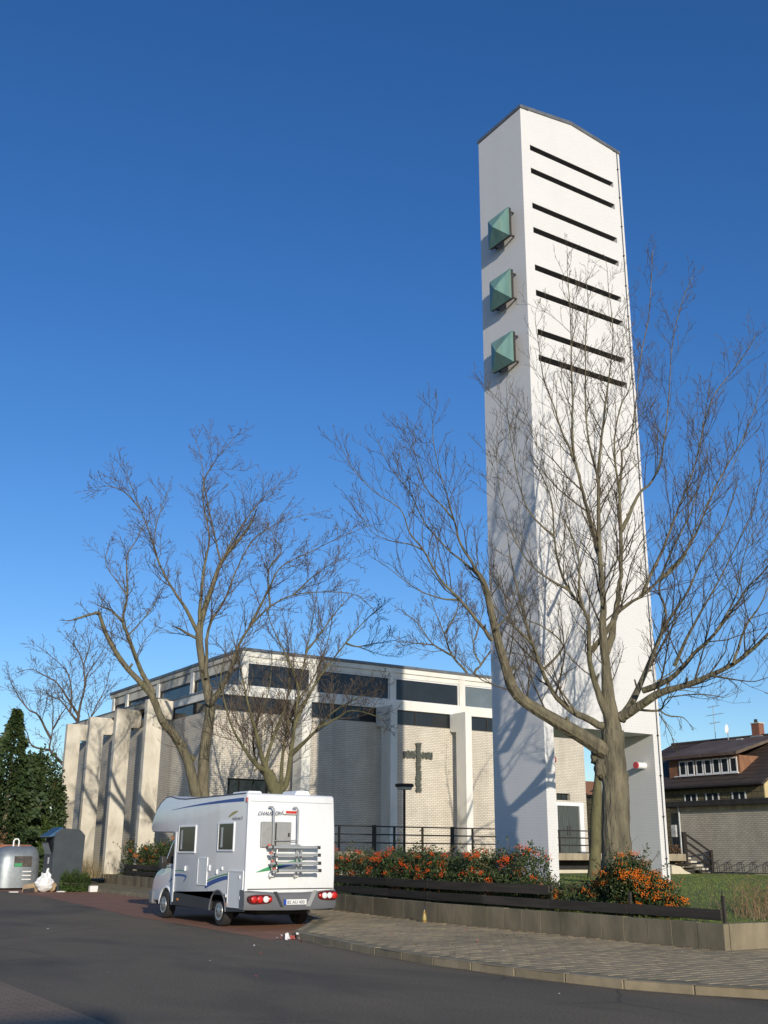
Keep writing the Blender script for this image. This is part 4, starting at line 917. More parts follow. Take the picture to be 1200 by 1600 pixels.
# burnt firework and scattered paper on the road
fw = thing('firework_remains', 'burnt firework carton in shreds at the end of the kerb', 'litter', (-8.75, -1.85, .004))
rr = random.Random(12)
for k in range(16):
    x, y = -8.75 + rr.gauss(0, .12), -1.85 + rr.gauss(0, .10); a = rr.uniform(0, 3); L, W_ = rr.uniform(.05, .13), rr.uniform(.03, .06); h = rr.uniform(.01, .12)
    dx, dy = math.cos(a), math.sin(a)
    MB().add([(x, y, .006), (x + dx * L, y + dy * L, .006 + h), (x + dx * L - dy * W_, y + dy * L + dx * W_, .012 + h), (x - dy * W_, y + dx * W_, .008)], [(0, 1, 2, 3)]).build('shred', ('redpaper', 'paper', 'sign_dark')[k % 3], fw)
for k in range(40):
    on_walk = False
    if k < 14: x, y, w_ = -9.5 + rr.gauss(0, .5), -2.4 + rr.gauss(0, .7), 'beside the burnt firework'
    elif k < 30: x, y, w_ = rr.uniform(-14.5, -9.6), rr.uniform(-11.5, 6), 'on the open asphalt'
    else: x, y, w_ = rr.uniform(-8.2, -4.3), rr.uniform(-9, -2), 'on the pavement'
    if k < 30 and in_poly(x, y, side): x -= 1.6
    zz = .127 if k >= 30 else .004
    s_ = rr.uniform(.025, .07); a = rr.uniform(0, 3.1); c_, n_ = math.cos(a) * s_, math.sin(a) * s_; red = k % 3 > 0
    o = MB().add([(x, y, zz), (x + c_, y + n_, zz + .01), (x + c_ - n_ * .6, y + n_ + c_ * .6, zz + .03 * rr.random()), (x - n_ * .6, y + c_ * .6, zz + .006)], [(0, 1, 2, 3)]).build('paper_shred', 'redpaper' if red else 'paper', loc=(x, y, zz))
    tag(o, 'tiny scrap of %s paper lying %s' % ('red firework' if red else 'white', w_), 'litter', ('red' if red else 'white') + ' scraps ' + w_)

# ================================================================== bare trees
def smooth_line(pts, n=4, jit=0.0, rr=None):
    P = [np.array(p, float) for p in pts]; out = []
    for i in range(len(P) - 1):
        p0, p1, p2, p3 = P[max(i - 1, 0)], P[i], P[i + 1], P[min(i + 2, len(P) - 1)]
        for k in range(n):
            t = k / n
            q = .5 * (2 * p1 + (p2 - p0) * t + (2 * p0 - 5 * p1 + 4 * p2 - p3) * t * t + (3 * p1 - p0 - 3 * p2 + p3) * t ** 3)
            if jit and rr and (i or k): q[:3] += np.array([rr.gauss(0, 1) for _ in range(3)]) * jit * max(q[3], .02)
            out.append(q)
    out.append(P[-1]); return out

def grow(name, limbs, label, seed, ground_z, mats=('bark', 'twig'), dens=1.0, tl=1.0, rmin=.005, up=.35, levels=3, trunk_sides=14, group=None, droop=0.0, base_flare=1.25, burls=()):
    rr = random.Random(seed); T = MB(); C = MB()
    b0 = limbs[0][0]; root = thing(name, label, 'tree', (b0[0], b0[1], ground_z), group)
    def twig(p, d, L, r, lev):
        """one curved twig, its sub-twigs recursively"""
        n = 4 if lev == 1 else 3 if lev == 2 else 2
        pts = [p]; dirs = [d]; q = np.array(p); dd = np.array(d)
        for k in range(n):
            dd = dd + np.array([rr.gauss(0, .16), rr.gauss(0, .16), rr.gauss(0, .12) + up * .28 - droop * .35]); dd /= np.linalg.norm(dd)
            q = q + dd * (L / n); pts.append(tuple(q)); dirs.append(dd.copy())
        rad = [max(r * (1 - .75 * k / n), rmin * .8) for k in range(n + 1)]
        C.tube(pts, rad, 4 if lev == 1 else 3, cap=False)
        if lev >= levels: return
        step = (.30, .27)[lev - 1] * (1.0 / dens) * tl ** .5
        m = max(2, int(L / step))
        for j in range(m):
            f = .15 + .85 * (j + rr.random()) / m; i = min(n - 1, int(f * n)); t = f * n - i
            a = np.array(pts[i]) * (1 - t) + np.array(pts[i + 1]) * t
            twig(tuple(a), side_dir(dirs[i + 1], rr.uniform(.5, .95)), L * rr.uniform(.28, .5) * (1.15 - .5 * f), max(rad[i] * .6, rmin), lev + 1)
    def side_dir(t, ang):
        v = np.array([rr.gauss(0, 1), rr.gauss(0, 1), rr.gauss(.25, .8)]); v -= t * v.dot(t); v /= np.linalg.norm(v) + 1e-9
        d = t * math.cos(ang) + v * math.sin(ang); d[2] += up * .4 - droop * .3; return d / np.linalg.norm(d)
    for li, l in enumerate(limbs):
        l = list(l)
        if li == 0 or (l[0][2] < ground_z + 4 and math.hypot(l[0][0] - b0[0], l[0][1] - b0[1]) < .9 and l[0][2] <= b0[2] + .05):
            x, y, z, r = l[0]
            if z > ground_z + .05:
                l = [(x, y, ground_z - .15, r * base_flare), (x, y, ground_z + .15 * (z - ground_z), r * 1.1)] + l
            else: l = [(x, y, ground_z - .2, r * base_flare)] + [p for p in l if p[2] > ground_z + .1]
        S = smooth_line(l, 4, .02 if l[0][3] > .1 else .18, rr)
        rmax = max(q[3] for q in S)
        T.tube([q[:3] for q in S], [float(max(q[3] * (1 + .025 * rr.gauss(0, 1)), .004)) for q in S], trunk_sides if rmax > .2 else 9 if rmax > .09 else 6)
        # pruning stubs on the thicker limbs
        for a, b in zip(S[3::3], S[4::3]):
            if .035 < a[3] < .2 and rr.random() < .38:
                t = b[:3] - a[:3]; t = t / (np.linalg.norm(t) + 1e-9); d = side_dir(t, rr.uniform(.8, 1.3)); L = a[3] + rr.uniform(.06, .22); r = a[3] * rr.uniform(.25, .45)
                T.tube([tuple(a[:3]), tuple(a[:3] + d * L * .7), tuple(a[:3] + d * L)], [r * 1.3, r, r * .9], 6)
        # twigs along the limb
        acc = 0.0; tot = sum(np.linalg.norm(b[:3] - a[:3]) for a, b in zip(S, S[1:])); run = 0.0
        start = .72 if (li == 0 and rmax > .2) else .16
        for a, b in zip(S, S[1:]):
            seg = b[:3] - a[:3]; L = np.linalg.norm(seg); t = seg / (L + 1e-9); run += L
            f = run / tot
            if f < start or (a[3] > .16): continue
            acc += L
            sp = .34 / dens * tl ** .6
            while acc > sp:
                acc -= sp * rr.uniform(.7, 1.3)
                ll = tl * rr.uniform(.55, 1.5) * (1.2 - .75 * f)
                twig(tuple(b[:3] - seg * rr.random()), side_dir(t, rr.uniform(.45, 1.0)), ll, max(min(a[3] * .45, .010 + .007 * ll), rmin), 1)
        if l[-1][3] < .05:
            twig(tuple(S[-1][:3]), (S[-1][:3] - S[-2][:3]) / (np.linalg.norm(S[-1][:3] - S[-2][:3]) + 1e-9), tl * .4, max(S[-1][3] * .8, rmin), 1)
    T.build('trunk', mats[0], root, smooth=True, norm=False)
    C.build('crown', mats[1], root, norm=False)
    for k, (x, y, z, r) in enumerate(burls):
        bm = bmesh.new(); bmesh.ops.create_icosphere(bm, subdivisions=3, radius=1)
        for v in bm.verts:
            k_ = 1 + .22 * math.sin(6 * v.co.x + k) * math.cos(7 * v.co.y) + .12 * math.sin(11 * v.co.z)
            v.co = Vector((x, y, z)) - WLOC[root] + Vector((v.co.x * r * k_, v.co.y * r * k_, v.co.z * r * 1.15 * k_))
        me = bpy.data.meshes.new('burl'); bm.to_mesh(me); bm.free(); me.materials.append(M[mats[0]]); me.shade_smooth()
        o = bpy.data.objects.new('burl', me); COL.objects.link(o); o.parent = root; WLOC[o] = WLOC[root].copy()
    return root

LIMBS = {
 'front': [
  [(-2.17,-4.64,0.59,0.364),(-2.15,-4.66,1.06,0.348),(-2.12,-4.69,1.6,0.332),(-2.11,-4.7,2.35,0.316),(-2.08,-4.73,3.04,0.3),(-2.09,-4.72,3.68,0.283),(-2.08,-4.73,4.11,0.267),(-2.07,-4.74,4.47,0.251)],
  [(-2.09,-4.72,3.68,0.285),(-2.08,-4.73,4.11,0.243),(-2.08,-4.73,4.62,0.2),(-2.11,-4.7,5.13,0.158),(-2.13,-4.68,5.66,0.116),(-2.14,-4.67,5.96,0.074)],
  [(-2.12,-4.69,3.91,0.194),(-2.87,-4.47,4.33,0.172),(-3.51,-4.36,4.63,0.15),(-4.35,-4.11,5.14,0.129),(-4.77,-4.22,5.75,0.109),(-5.16,-4.37,6.53,0.089),(-5.55,-4.51,7.48,0.07),(-5.96,-4.65,7.73,0.051)],
  [(-5.71,-4.71,7.42,0.046),(-6.05,-4.72,7.85,0.034),(-6.39,-4.73,8.28,0.026),(-6.62,-4.83,8.73,0.019),(-6.84,-4.93,9.12,0.014),(-7.1,-5,9.67,0.01),(-7.36,-5.08,10.49,0.008),(-7.43,-5.29,10.9,0.006)],
  [(-5.35,-4.49,6.24,0.052),(-5.65,-4.47,6.56,0.041),(-6.11,-4.32,7.09,0.032),(-6.55,-4.2,7.53,0.025),(-6.95,-4.12,8.15,0.02),(-7.29,-4.09,8.5,0.016),(-7.56,-4.11,8.99,0.012),(-8.12,-3.95,9.33,0.01),(-8.57,-3.86,9.72,0.008),(-8.92,-3.85,10.19,0.006)],
  [(-5.96,-4.65,7.73,0.036),(-6,-4.4,7.92,0.027),(-6.24,-4.02,8.34,0.02),(-6.53,-3.6,8.98,0.015),(-6.73,-3.26,9.79,0.011),(-7.02,-2.87,10.47,0.009),(-7.2,-2.55,11.23,0.006)],
  [(-6.35,-4.47,8.87,0.026),(-6.42,-4.11,9.29,0.017),(-6.59,-3.69,9.84,0.012),(-6.61,-3.36,10.65,0.008),(-6.6,-3.07,11.16,0.006)],
  [(-6.86,-3.98,8.2,0.021),(-7.04,-3.71,8.37,0.015),(-7.33,-3.37,8.48,0.01),(-7.63,-3.02,8.74,0.007),(-7.82,-2.76,9.24,0.006)],
  [(-6.09,-4.29,7.1,0.026),(-6.56,-4.26,7.07,0.017),(-7.16,-4.14,7.23,0.011),(-7.76,-4.04,7.6,0.007),(-8.25,-4.02,7.81,0.006)],
  [(-5.29,-4.54,6.49,0.031),(-4.57,-4.26,7.03,0.018),(-3.96,-3.9,7.56,0.01),(-3.34,-3.56,8.35,0.006)],
  [(-2.22,-4.6,4.55,0.097),(-2.77,-4.31,4.83,0.075),(-3.2,-4.14,5.17,0.058),(-3.55,-4.06,5.79,0.045),(-3.81,-4.06,6.39,0.035),(-4.07,-4.06,7.12,0.027),(-4.3,-4.09,7.83,0.021),(-4.49,-4.16,8.39,0.016)],
  [(-3.95,-4.22,6.35,0.033),(-4.46,-4.12,6.77,0.021),(-4.95,-4.04,7.18,0.013),(-5.3,-4.08,7.72,0.008),(-5.52,-4.22,8.34,0.006)],
  [(-3.74,-4.27,5.74,0.033),(-3.3,-4.54,6.31,0.023),(-3.55,-4.18,6.79,0.016),(-3.81,-3.81,7.05,0.011),(-4.08,-3.46,7.63,0.008),(-4.3,-3.15,8.3,0.006)],
  [(-2.07,-4.74,4.62,0.142),(-2.08,-4.67,5.66,0.115),(-2.08,-4.6,6.85,0.093),(-2.01,-4.61,7.45,0.075),(-1.99,-4.56,8.69,0.06),(-1.94,-4.54,9.64,0.049),(-1.87,-4.54,10.63,0.039),(-1.88,-4.47,11.01,0.032),(-1.94,-4.35,11.76,0.026),(-1.93,-4.29,12.67,0.021),(-1.87,-4.28,13.41,0.017),(-1.79,-4.3,14.82,0.013),(-1.68,-4.35,15.68,0.011),(-1.66,-4.3,16.49,0.009)],
  [(-1.91,-4.48,8.72,0.075),(-2.15,-4.42,9.7,0.057),(-2.33,-4.42,10.44,0.043),(-2.53,-4.4,11.15,0.033),(-2.83,-4.29,11.95,0.025),(-3.03,-4.27,12.59,0.019),(-3.27,-4.22,13.24,0.014),(-3.41,-4.26,14.1,0.011),(-3.55,-4.31,14.77,0.008)],
  [(-2.47,-4.35,11.18,0.051),(-2.58,-4.43,11.77,0.036),(-2.64,-4.56,12.58,0.026),(-2.7,-4.68,14.12,0.018),(-2.78,-4.8,14.98,0.013),(-2.88,-4.88,16,0.009),(-2.96,-4.99,16.56,0.007)],
  [(-1.72,-4.39,10.7,0.058),(-1.59,-4.32,11.32,0.041),(-1.34,-4.39,12.8,0.029),(-1.09,-4.45,14.1,0.02),(-0.91,-4.45,15.18,0.014),(-0.84,-4.32,16.54,0.01),(-0.75,-4.23,17.21,0.007)],
  [(-1.9,-4.49,6.31,0.098),(-1.67,-4.54,6.9,0.08),(-1.46,-4.57,7.72,0.066),(-1.31,-4.55,8.29,0.054),(-1.17,-4.51,9.46,0.044),(-1.06,-4.45,10.49,0.036),(-0.89,-4.44,11.43,0.03),(-0.79,-4.37,11.74,0.025),(-0.55,-4.44,12.04,0.02),(-0.31,-4.51,13.16,0.017),(-0.06,-4.6,14.6,0.014),(0.23,-4.73,15.91,0.011),(0.48,-4.83,17.93,0.009)],
  [(-1.02,-4.37,9.52,0.059),(-0.66,-4.4,10.09,0.046),(-0.29,-4.42,10.67,0.035),(0.13,-4.51,11.08,0.027),(0.52,-4.57,11.96,0.021),(0.87,-4.59,13.42,0.016),(1.21,-4.6,15.25,0.013),(1.63,-4.71,16.64,0.01),(2.06,-4.84,17.58,0.008)],
  [(-1.15,-4.53,10.45,0.035),(-1.26,-4.56,11.67,0.025),(-1.2,-4.77,12.67,0.017),(-1.05,-5.07,13.32,0.012),(-1.1,-5.17,14,0.008),(-1.23,-5.17,15.07,0.006)],
  [(-2.21,-4.32,6.34,0.075),(-2.02,-4.66,6.78,0.057),(-1.88,-4.96,7.23,0.044),(-1.59,-5.42,7.54,0.033),(-1.35,-5.84,7.89,0.025),(-1.08,-6.32,8.31,0.019),(-0.95,-6.64,8.97,0.015),(-0.78,-7.02,9.69,0.011),(-0.52,-7.51,10.33,0.009),(-0.4,-7.86,10.98,0.007)],
  [(-1.35,-5.2,7.61,0.046),(-0.82,-5.4,8.65,0.037),(-0.39,-5.5,9.51,0.029),(-0.02,-5.55,10.24,0.023),(0.41,-5.67,11.15,0.018),(0.95,-5.93,12.96,0.015),(1.51,-6.24,13.86,0.012),(2.04,-6.53,14.67,0.009),(2.32,-6.48,15.05,0.007)],
  [(-1.17,-5.68,7.95,0.046),(-0.58,-6.2,8.82,0.031),(-0.06,-6.67,10.26,0.021),(0.44,-7.14,11.37,0.015),(0.75,-7.39,12.22,0.01),(0.97,-7.52,12.9,0.007)],
  [(-2.06,-4.75,4.47,0.102),(-2.35,-4.69,5.13,0.082),(-2.59,-4.68,5.84,0.065),(-2.72,-4.77,6.28,0.052),(-2.83,-4.9,7,0.041),(-3.22,-4.74,7.62,0.033),(-3.48,-4.72,8.17,0.026),(-3.65,-4.78,8.85,0.021),(-3.77,-4.89,9.59,0.017),(-4,-4.9,10.15,0.013),(-4.25,-4.89,10.49,0.011)],
  [(-3.08,-5.15,6.92,0.044),(-3.23,-5.1,7.42,0.032),(-3.27,-5.17,8.17,0.024),(-3.4,-5.14,8.77,0.018),(-3.59,-5.06,9.23,0.013),(-3.84,-4.93,10.01,0.01),(-4.1,-4.79,11.14,0.007),(-4.33,-4.69,11.95,0.006)],
  [(-3.5,-5.03,7.52,0.033),(-4.07,-4.84,7.82,0.023),(-4.54,-4.74,8.22,0.016),(-4.96,-4.71,8.93,0.011),(-5.26,-4.77,9.79,0.007),(-5.45,-4.92,10.64,0.006)],
  [(-3.77,-4.92,8.8,0.027),(-4.18,-4.71,9.22,0.019),(-4.47,-4.62,9.82,0.014),(-4.69,-4.59,10.91,0.01),(-4.86,-4.6,11.86,0.007),(-5.22,-4.46,12.32,0.006)],
  [(-1.93,-4.88,4.69,0.114),(-1.58,-4.95,5.16,0.086),(-1.26,-5,5.69,0.065),(-0.88,-5.11,6.42,0.049),(-0.51,-5.22,7.1,0.037),(-0.02,-5.47,7.85,0.028),(0.44,-5.7,8.81,0.021),(0.93,-5.98,9.62,0.016),(1.33,-6.17,10.66,0.012)],
  [(-0.73,-4.98,6.46,0.047),(-0.32,-5.01,7.35,0.036),(-0.18,-4.73,8.07,0.028),(0.23,-4.76,8.96,0.022),(0.81,-4.99,10.02,0.017),(1.23,-5.04,10.97,0.013),(1.56,-5,12.32,0.01),(2.03,-5.12,14.09,0.008)],
  [(-1.93,-4.88,4.75,0.125),(-1.77,-5.37,4.99,0.103),(-1.63,-5.84,5.22,0.084),(-1.42,-6.4,5.34,0.069),(-1.24,-6.95,5.5,0.057),(-1.07,-7.51,5.71,0.046),(-0.94,-8.03,6.03,0.038),(-0.95,-8.38,6.24,0.031),(-0.72,-9.07,6.71,0.026),(-0.58,-9.67,7.3,0.021)],
  [(-1.71,-5.4,5.32,0.079),(-1.54,-6.1,5.53,0.059),(-1.43,-6.76,6,0.044),(-1.41,-7.34,6.35,0.033),(-1.44,-7.87,6.76,0.025),(-1.47,-8.4,7.19,0.018),(-1.49,-8.97,7.54,0.014),(-1.52,-9.54,8.15,0.01)],
  [(-1.79,-6.48,5.73,0.049),(-1.77,-6.87,6.28,0.035),(-1.71,-7.29,6.83,0.025),(-1.62,-7.76,7.45,0.017),(-1.46,-8.34,8.35,0.012),(-1.41,-8.78,9.08,0.009),(-1.42,-9.16,10.15,0.006)],
  [(-1.14,-7.56,5.7,0.038),(-0.74,-7.66,6.54,0.025),(-0.3,-7.82,7.14,0.016),(0.21,-8.09,8.35,0.01),(0.56,-8.15,9.63,0.007)],
  [(-1.47,-7.15,5.46,0.033),(-1.47,-7.69,5.33,0.018),(-1.41,-8.29,5.2,0.01),(-1.36,-8.91,5.32,0.006)],
  [(-1.59,-7.49,6.31,0.032),(-0.99,-7.69,7.22,0.018),(-0.55,-7.72,8.32,0.01),(0.02,-7.91,9.28,0.006)],
  [(-1.63,-4.9,4.96,0.034),(-1.03,-5.24,4.94,0.025),(-0.73,-5.28,5.26,0.017),(-0.04,-5.75,5.33,0.012),(0.38,-5.95,5.27,0.009)],
  [(-2.85,-4.4,4.82,0.028),(-3,-3.93,5.52,0.019),(-3.15,-3.46,6.1,0.013),(-3.45,-2.87,6.39,0.009),(-3.66,-2.38,6.28,0.006)],
 ],
 'stem': [
  [(-1.33,20.39,3.13,0.251),(-1.6,20.32,4.03,0.233),(-1.91,20.27,4.93,0.215),(-2.21,20.22,5.57,0.197),(-2.73,20.25,6.34,0.179),(-3.33,20.31,6.97,0.161),(-3.76,20.29,7.79,0.143),(-4.28,20.31,8.37,0.126),(-5.14,20.44,9.19,0.108),(-5.93,20.52,10.31,0.091),(-6.32,20.47,11.11,0.074),(-6.53,20.36,11.17,0.057),(-7.38,20.45,10.81,0.04)],
  [(-3.64,20.67,8.11,0.124),(-4.27,20.71,9.04,0.096),(-4.94,20.75,10.46,0.074),(-5.25,20.65,11.05,0.058),(-5.22,20.44,12.13,0.045),(-5.38,20.3,13.09,0.034),(-5.47,20.13,13.81,0.027),(-5.29,19.87,14.29,0.021),(-5.03,19.59,15.09,0.016)],
  [(-5.26,20.62,11.04,0.057),(-5.72,20.77,11.43,0.043),(-6.11,20.9,11.59,0.033)],
  [(-1.19,20.33,3.13,0.285),(-1.23,20.43,4.05,0.264),(-1.23,20.53,5.73,0.242),(-1.08,20.55,7.29,0.221),(-1.09,20.65,8.04,0.2),(-1.38,20.86,9.45,0.178),(-1.58,21.04,10.89,0.157),(-1.43,21.06,11.96,0.135),(-1.09,21.01,13.21,0.113),(-0.76,20.96,14.33,0.091),(-0.16,20.78,15.3,0.07),(0.43,20.6,16.23,0.048),(0.7,20.56,16.96,0.026)],
  [(-1.58,21.04,10.89,0.102),(-2.28,21.02,11.99,0.075),(-2.9,20.96,12.68,0.055),(-3.65,20.94,13.74,0.041),(-4.32,20.88,15.22,0.03),(-4.85,20.76,16.16,0.022),(-5.51,20.69,17.37,0.016),(-5.99,20.54,17.92,0.012)],
  [(-1.63,20.95,11.53,0.084),(-1.53,21.09,13.82,0.06),(-1.31,21.18,15.52,0.042),(-1.57,21.47,17.11,0.03),(-1.58,21.65,18.43,0.021),(-1.69,21.88,19.64,0.015),(-1.92,22.15,20.56,0.01)],
  [(-0.74,21.01,14.34,0.051),(-0.84,21.41,15.34,0.041),(-1.16,21.91,17.3,0.033),(-1.3,22.33,18.68,0.026)],
  [(-1.21,20.34,7.81,0.159),(-0.97,19.87,8.33,0.119),(-0.73,19.39,9.2,0.089),(-0.66,18.99,10.04,0.067),(-0.34,18.48,10.98,0.05),(0.27,17.81,11.84,0.037),(0.98,17.07,12.3,0.028),(2.01,16.13,12.4,0.021),(3.02,15.15,12.2,0.016),(3.62,14.38,11.3,0.012)],
  [(-0.2,18.78,11.04,0.082),(-0,18.31,11.84,0.057),(0.24,17.82,12.75,0.04),(0.5,17.32,13.57,0.028),(1.43,16.45,14.18,0.019),(2.35,15.55,14.75,0.013),(3.24,14.62,15.2,0.009)],
  [(-1.39,20.42,8.91,0.084),(-1.32,20.69,11.12,0.062),(-0.62,20.7,12.53,0.046),(0,20.73,14.24,0.034),(0.69,20.73,15.62,0.026),(1.62,20.59,16.43,0.019),(2.71,20.35,17.01,0.014),(3.87,20.05,17.39,0.01)],
  [(0.34,17.96,11.87,0.049),(0.34,18.23,13.6,0.033),(0.93,18.22,14.57,0.022),(0.63,18.65,15.53,0.015),(1.35,18.57,16.85,0.01)],
  [(-1.04,21.13,13.24,0.06),(-0.61,20.67,14.9,0.038),(0.02,20.11,16.41,0.024),(0.79,19.46,17.62,0.016),(1.45,18.85,18.36,0.01)],
  [(-3.7,20.8,13.71,0.041),(-3.99,21.09,14.76,0.026),(-3.77,21.18,16.32,0.016),(-3.39,21.22,17.63,0.01)],
  [(-1.57,21.03,10.68,0.068),(-2.46,20.86,10.99,0.047),(-2.93,20.51,11.02,0.033)],
  [(-4.88,20.7,16.14,0.033),(-5.7,20.97,16.96,0.021),(-6.49,21.22,17.03,0.013),(-6.78,21.31,16.7,0.008)],
  [(-1.53,21.77,18.47,0.034),(-0.98,21.54,19.65,0.017),(-0.06,21.14,21.04,0.009)],
  [(-0.82,20.82,14.29,0.042),(0.11,20.95,16.01,0.025),(0.95,21.11,17.47,0.015),(1.98,21.16,18.16,0.009)],
  [(-1.68,20.54,5.44,0.117),(-2.34,20.27,5.83,0.093),(-3.14,20.05,6.56,0.074)],
  [(-5.27,20.3,12.09,0.032),(-5.8,20.48,12.76,0.02),(-6.23,20.62,13.43,0.013),(-6.17,20.6,14.29,0.008)],
  [(-4.95,20.72,10.46,0.033),(-4.15,20.79,11.49,0.021),(-3.58,20.94,12.44,0.013),(-3.2,21.15,13.41,0.008)],
  [(1.22,17.51,12.42,0.041),(1.82,16.8,13.22,0.024),(2.38,16.11,13.73,0.014),(3.16,15.26,13.95,0.008)],
 ],
 'shrubby': [
  [(0.7,17.21,3.11,0.33),(0.62,17.25,3.99,0.293),(0.47,17.33,4.36,0.256),(0.27,17.43,4.87,0.22)],
  [(0.27,17.43,4.87,0.128),(-0.01,17.39,5.37,0.092),(-0.39,17.39,6.53,0.065),(-0.76,17.38,7.47,0.047),(-1.09,17.35,8.55,0.033),(-1.42,17.33,9.58,0.024),(-1.72,17.28,10.48,0.017)],
  [(0.27,17.43,4.87,0.128),(-0.27,17.42,5.1,0.091),(-0.83,17.41,5.71,0.065),(-1.39,17.4,6.47,0.046),(-1.85,17.34,7.51,0.033),(-2.14,17.19,8.43,0.024),(-2.13,16.91,9.45,0.017)],
  [(0.27,17.43,4.87,0.105),(0.26,17.53,5.39,0.075),(0.66,17.42,6.76,0.054),(0.97,17.35,7.66,0.038),(1.1,17.38,8.75,0.028),(1.05,17.5,10.14,0.02),(0.93,17.66,11.27,0.014)],
  [(0.62,17.25,3.99,0.175),(0.96,17.08,4.37,0.122),(1.09,17.01,5.55,0.085),(1.21,16.94,6.84,0.059),(1.32,16.89,8.22,0.041),(1.54,16.77,9.8,0.029),(1.74,16.66,11.19,0.02),(1.88,16.58,12.33,0.014)],
  [(1.09,17.01,5.55,0.116),(1.42,16.49,6.03,0.076),(1.79,15.94,6.6,0.049),(2.13,15.4,7.2,0.032),(2.87,14.62,7.77,0.021),(3.59,13.81,8.13,0.014)],
  [(1.21,16.94,6.84,0.093),(1.78,16.98,7.95,0.064),(2.49,16.93,9.09,0.044),(3.46,16.71,10.42,0.03),(4.32,16.54,11.48,0.021),(5.2,16.34,12.28,0.014)],
  [(0.8,17.16,4.19,0.105),(0.93,17.47,5.03,0.075),(1.19,17.71,6.37,0.054),(1.68,17.83,7.76,0.039),(2.49,17.77,8.93,0.028),(3.12,17.8,10.4,0.02),(3.5,17.96,11.93,0.015)],
  [(0.47,17.33,4.36,0.081),(0.14,17.95,5.02,0.058),(0.03,18.44,6.1,0.041),(0.41,18.7,7.21,0.029),(0.92,18.9,8.37,0.021),(1.17,19.22,9.84,0.015)],
  [(1.59,15.6,6.56,0.057),(2.18,14.97,6.98,0.038),(2.5,14.49,7.21,0.025),(3.25,13.73,6.93,0.017),(3.55,13.24,6.4,0.011)],
  [(1.32,16.89,8.22,0.07),(0.85,16.76,9.19,0.038),(0.05,16.8,10.47,0.021),(-0.49,16.7,11.48,0.011)],
  [(3.51,16.8,10.43,0.048),(4.16,16.79,10.36,0.03),(5.06,16.63,10.58,0.019),(5.96,16.44,10.79,0.012)],
  [(1.54,16.77,9.8,0.058),(2.04,16.49,10.64,0.034),(2.74,16.09,11.78,0.02),(3.2,15.82,12.35,0.012)],
 ],
 'roof': [
  [(32.73,45.2,12.07,0.178),(32.69,45.23,14.37,0.133),(32.63,45.28,15.71,0.1),(33,44.99,16.23,0.075),(32.61,45.3,17.22,0.056),(32.54,45.35,18.28,0.042),(32.32,45.52,19.87,0.032),(32.14,45.66,22.03,0.024)],
  [(33,44.99,16.23,0.099),(33.63,44.49,17.32,0.058),(34.01,44.19,17.99,0.034),(34.43,43.85,19.04,0.02)],
  [(32.69,45.23,14.37,0.158),(31.77,45.43,15.7,0.108),(30.68,45.75,16.88,0.073),(29.96,45.78,18.53,0.05),(29.11,45.9,20.5,0.034),(28.51,45.84,21.85,0.023)],
  [(30.56,45.59,16.85,0.098),(29.12,46.22,17.73,0.057),(27.92,46.65,19.39,0.033),(26.71,47.07,20.26,0.019)],
  [(30.08,45.95,18.57,0.078),(31.24,45.91,20.35,0.05),(32,46.18,22.39,0.032),(32.51,46.63,23.93,0.02)],
  [(32.67,45.25,18.28,0.079),(33.11,44.91,20.13,0.04),(33.46,44.63,21.74,0.02)],
  [(29.44,46.4,17.68,0.059),(28.21,47.26,17.84,0.034),(27.36,47.85,17.58,0.02)],
 ],
 'far': [
  [(2.08,47.88,4.82,0.187),(1.8,47.97,7.66,0.136),(1.57,48.04,9.8,0.099),(1.62,48.02,10.99,0.072),(1.77,47.98,12.1,0.053),(1.56,48.04,13.55,0.038),(1.07,48.19,14.65,0.028),(0.28,48.42,15.38,0.02)],
  [(1.77,47.98,12.1,0.085),(1.85,47.95,12.92,0.05),(2.33,47.8,13.85,0.029),(2.85,47.64,14.93,0.017)],
  [(1.57,48.04,9.8,0.102),(0.98,47.95,10.34,0.065),(0.26,47.91,11.08,0.041),(-0.26,47.79,11.23,0.026),(-0.88,47.7,11.38,0.017)],
  [(1.62,48.02,10.14,0.102),(0.96,48.43,11.19,0.072),(0.2,48.86,12.32,0.05),(-0.42,49.23,12.75,0.035),(-1.36,49.69,13.23,0.025),(-2.08,50.08,13.05,0.017)],
  [(1.65,48.01,8.89,0.085),(2.34,48.06,9.99,0.057),(2.8,48.18,11.09,0.038),(3.31,48.28,12.22,0.026),(3.56,48.46,13.58,0.017)],
  [(1.56,48.04,13.55,0.051),(1.85,47.95,14.87,0.029),(1.87,47.95,15.53,0.017)],
  [(1.05,48.19,10.37,0.068),(1.07,48.45,11.84,0.048),(0.75,48.8,13.14,0.034),(-0.06,49.29,14,0.024),(-1.07,49.82,14.84,0.017)],
 ],
 'lean': [
  [(1.92,48.98,4.85,0.155),(1.44,49.12,6.68,0.116),(1,49.25,7.29,0.087),(0.3,49.45,8.01,0.065),(0.31,49.45,8.72,0.049),(0.33,49.44,9.35,0.037),(0.23,49.47,10.82,0.028),(0.01,49.53,11.88,0.021)],
  [(0.31,49.45,8.72,0.086),(-0.62,49.7,10.23,0.062),(-1.2,49.86,10.54,0.045),(-1.91,50.04,11.35,0.033),(-2.38,50.15,12.09,0.024),(-2.79,50.25,13,0.017)],
  [(0.3,49.45,8.01,0.086),(-0.9,49.43,8.23,0.05),(-1.47,49.24,9.21,0.029),(-2.38,49.12,9.76,0.017)],
  [(0.33,49.44,9.35,0.069),(0.92,49.27,10.64,0.034),(1.44,49.12,11.52,0.017)],
 ],
 'behind': [
  [(9.62,8.44,1.02,0.247),(9.68,8.38,1.83,0.22),(9.78,8.29,3.47,0.196),(9.95,8.12,5.14,0.175),(10.05,8.03,6.37,0.155),(10.17,7.91,7.61,0.138)],
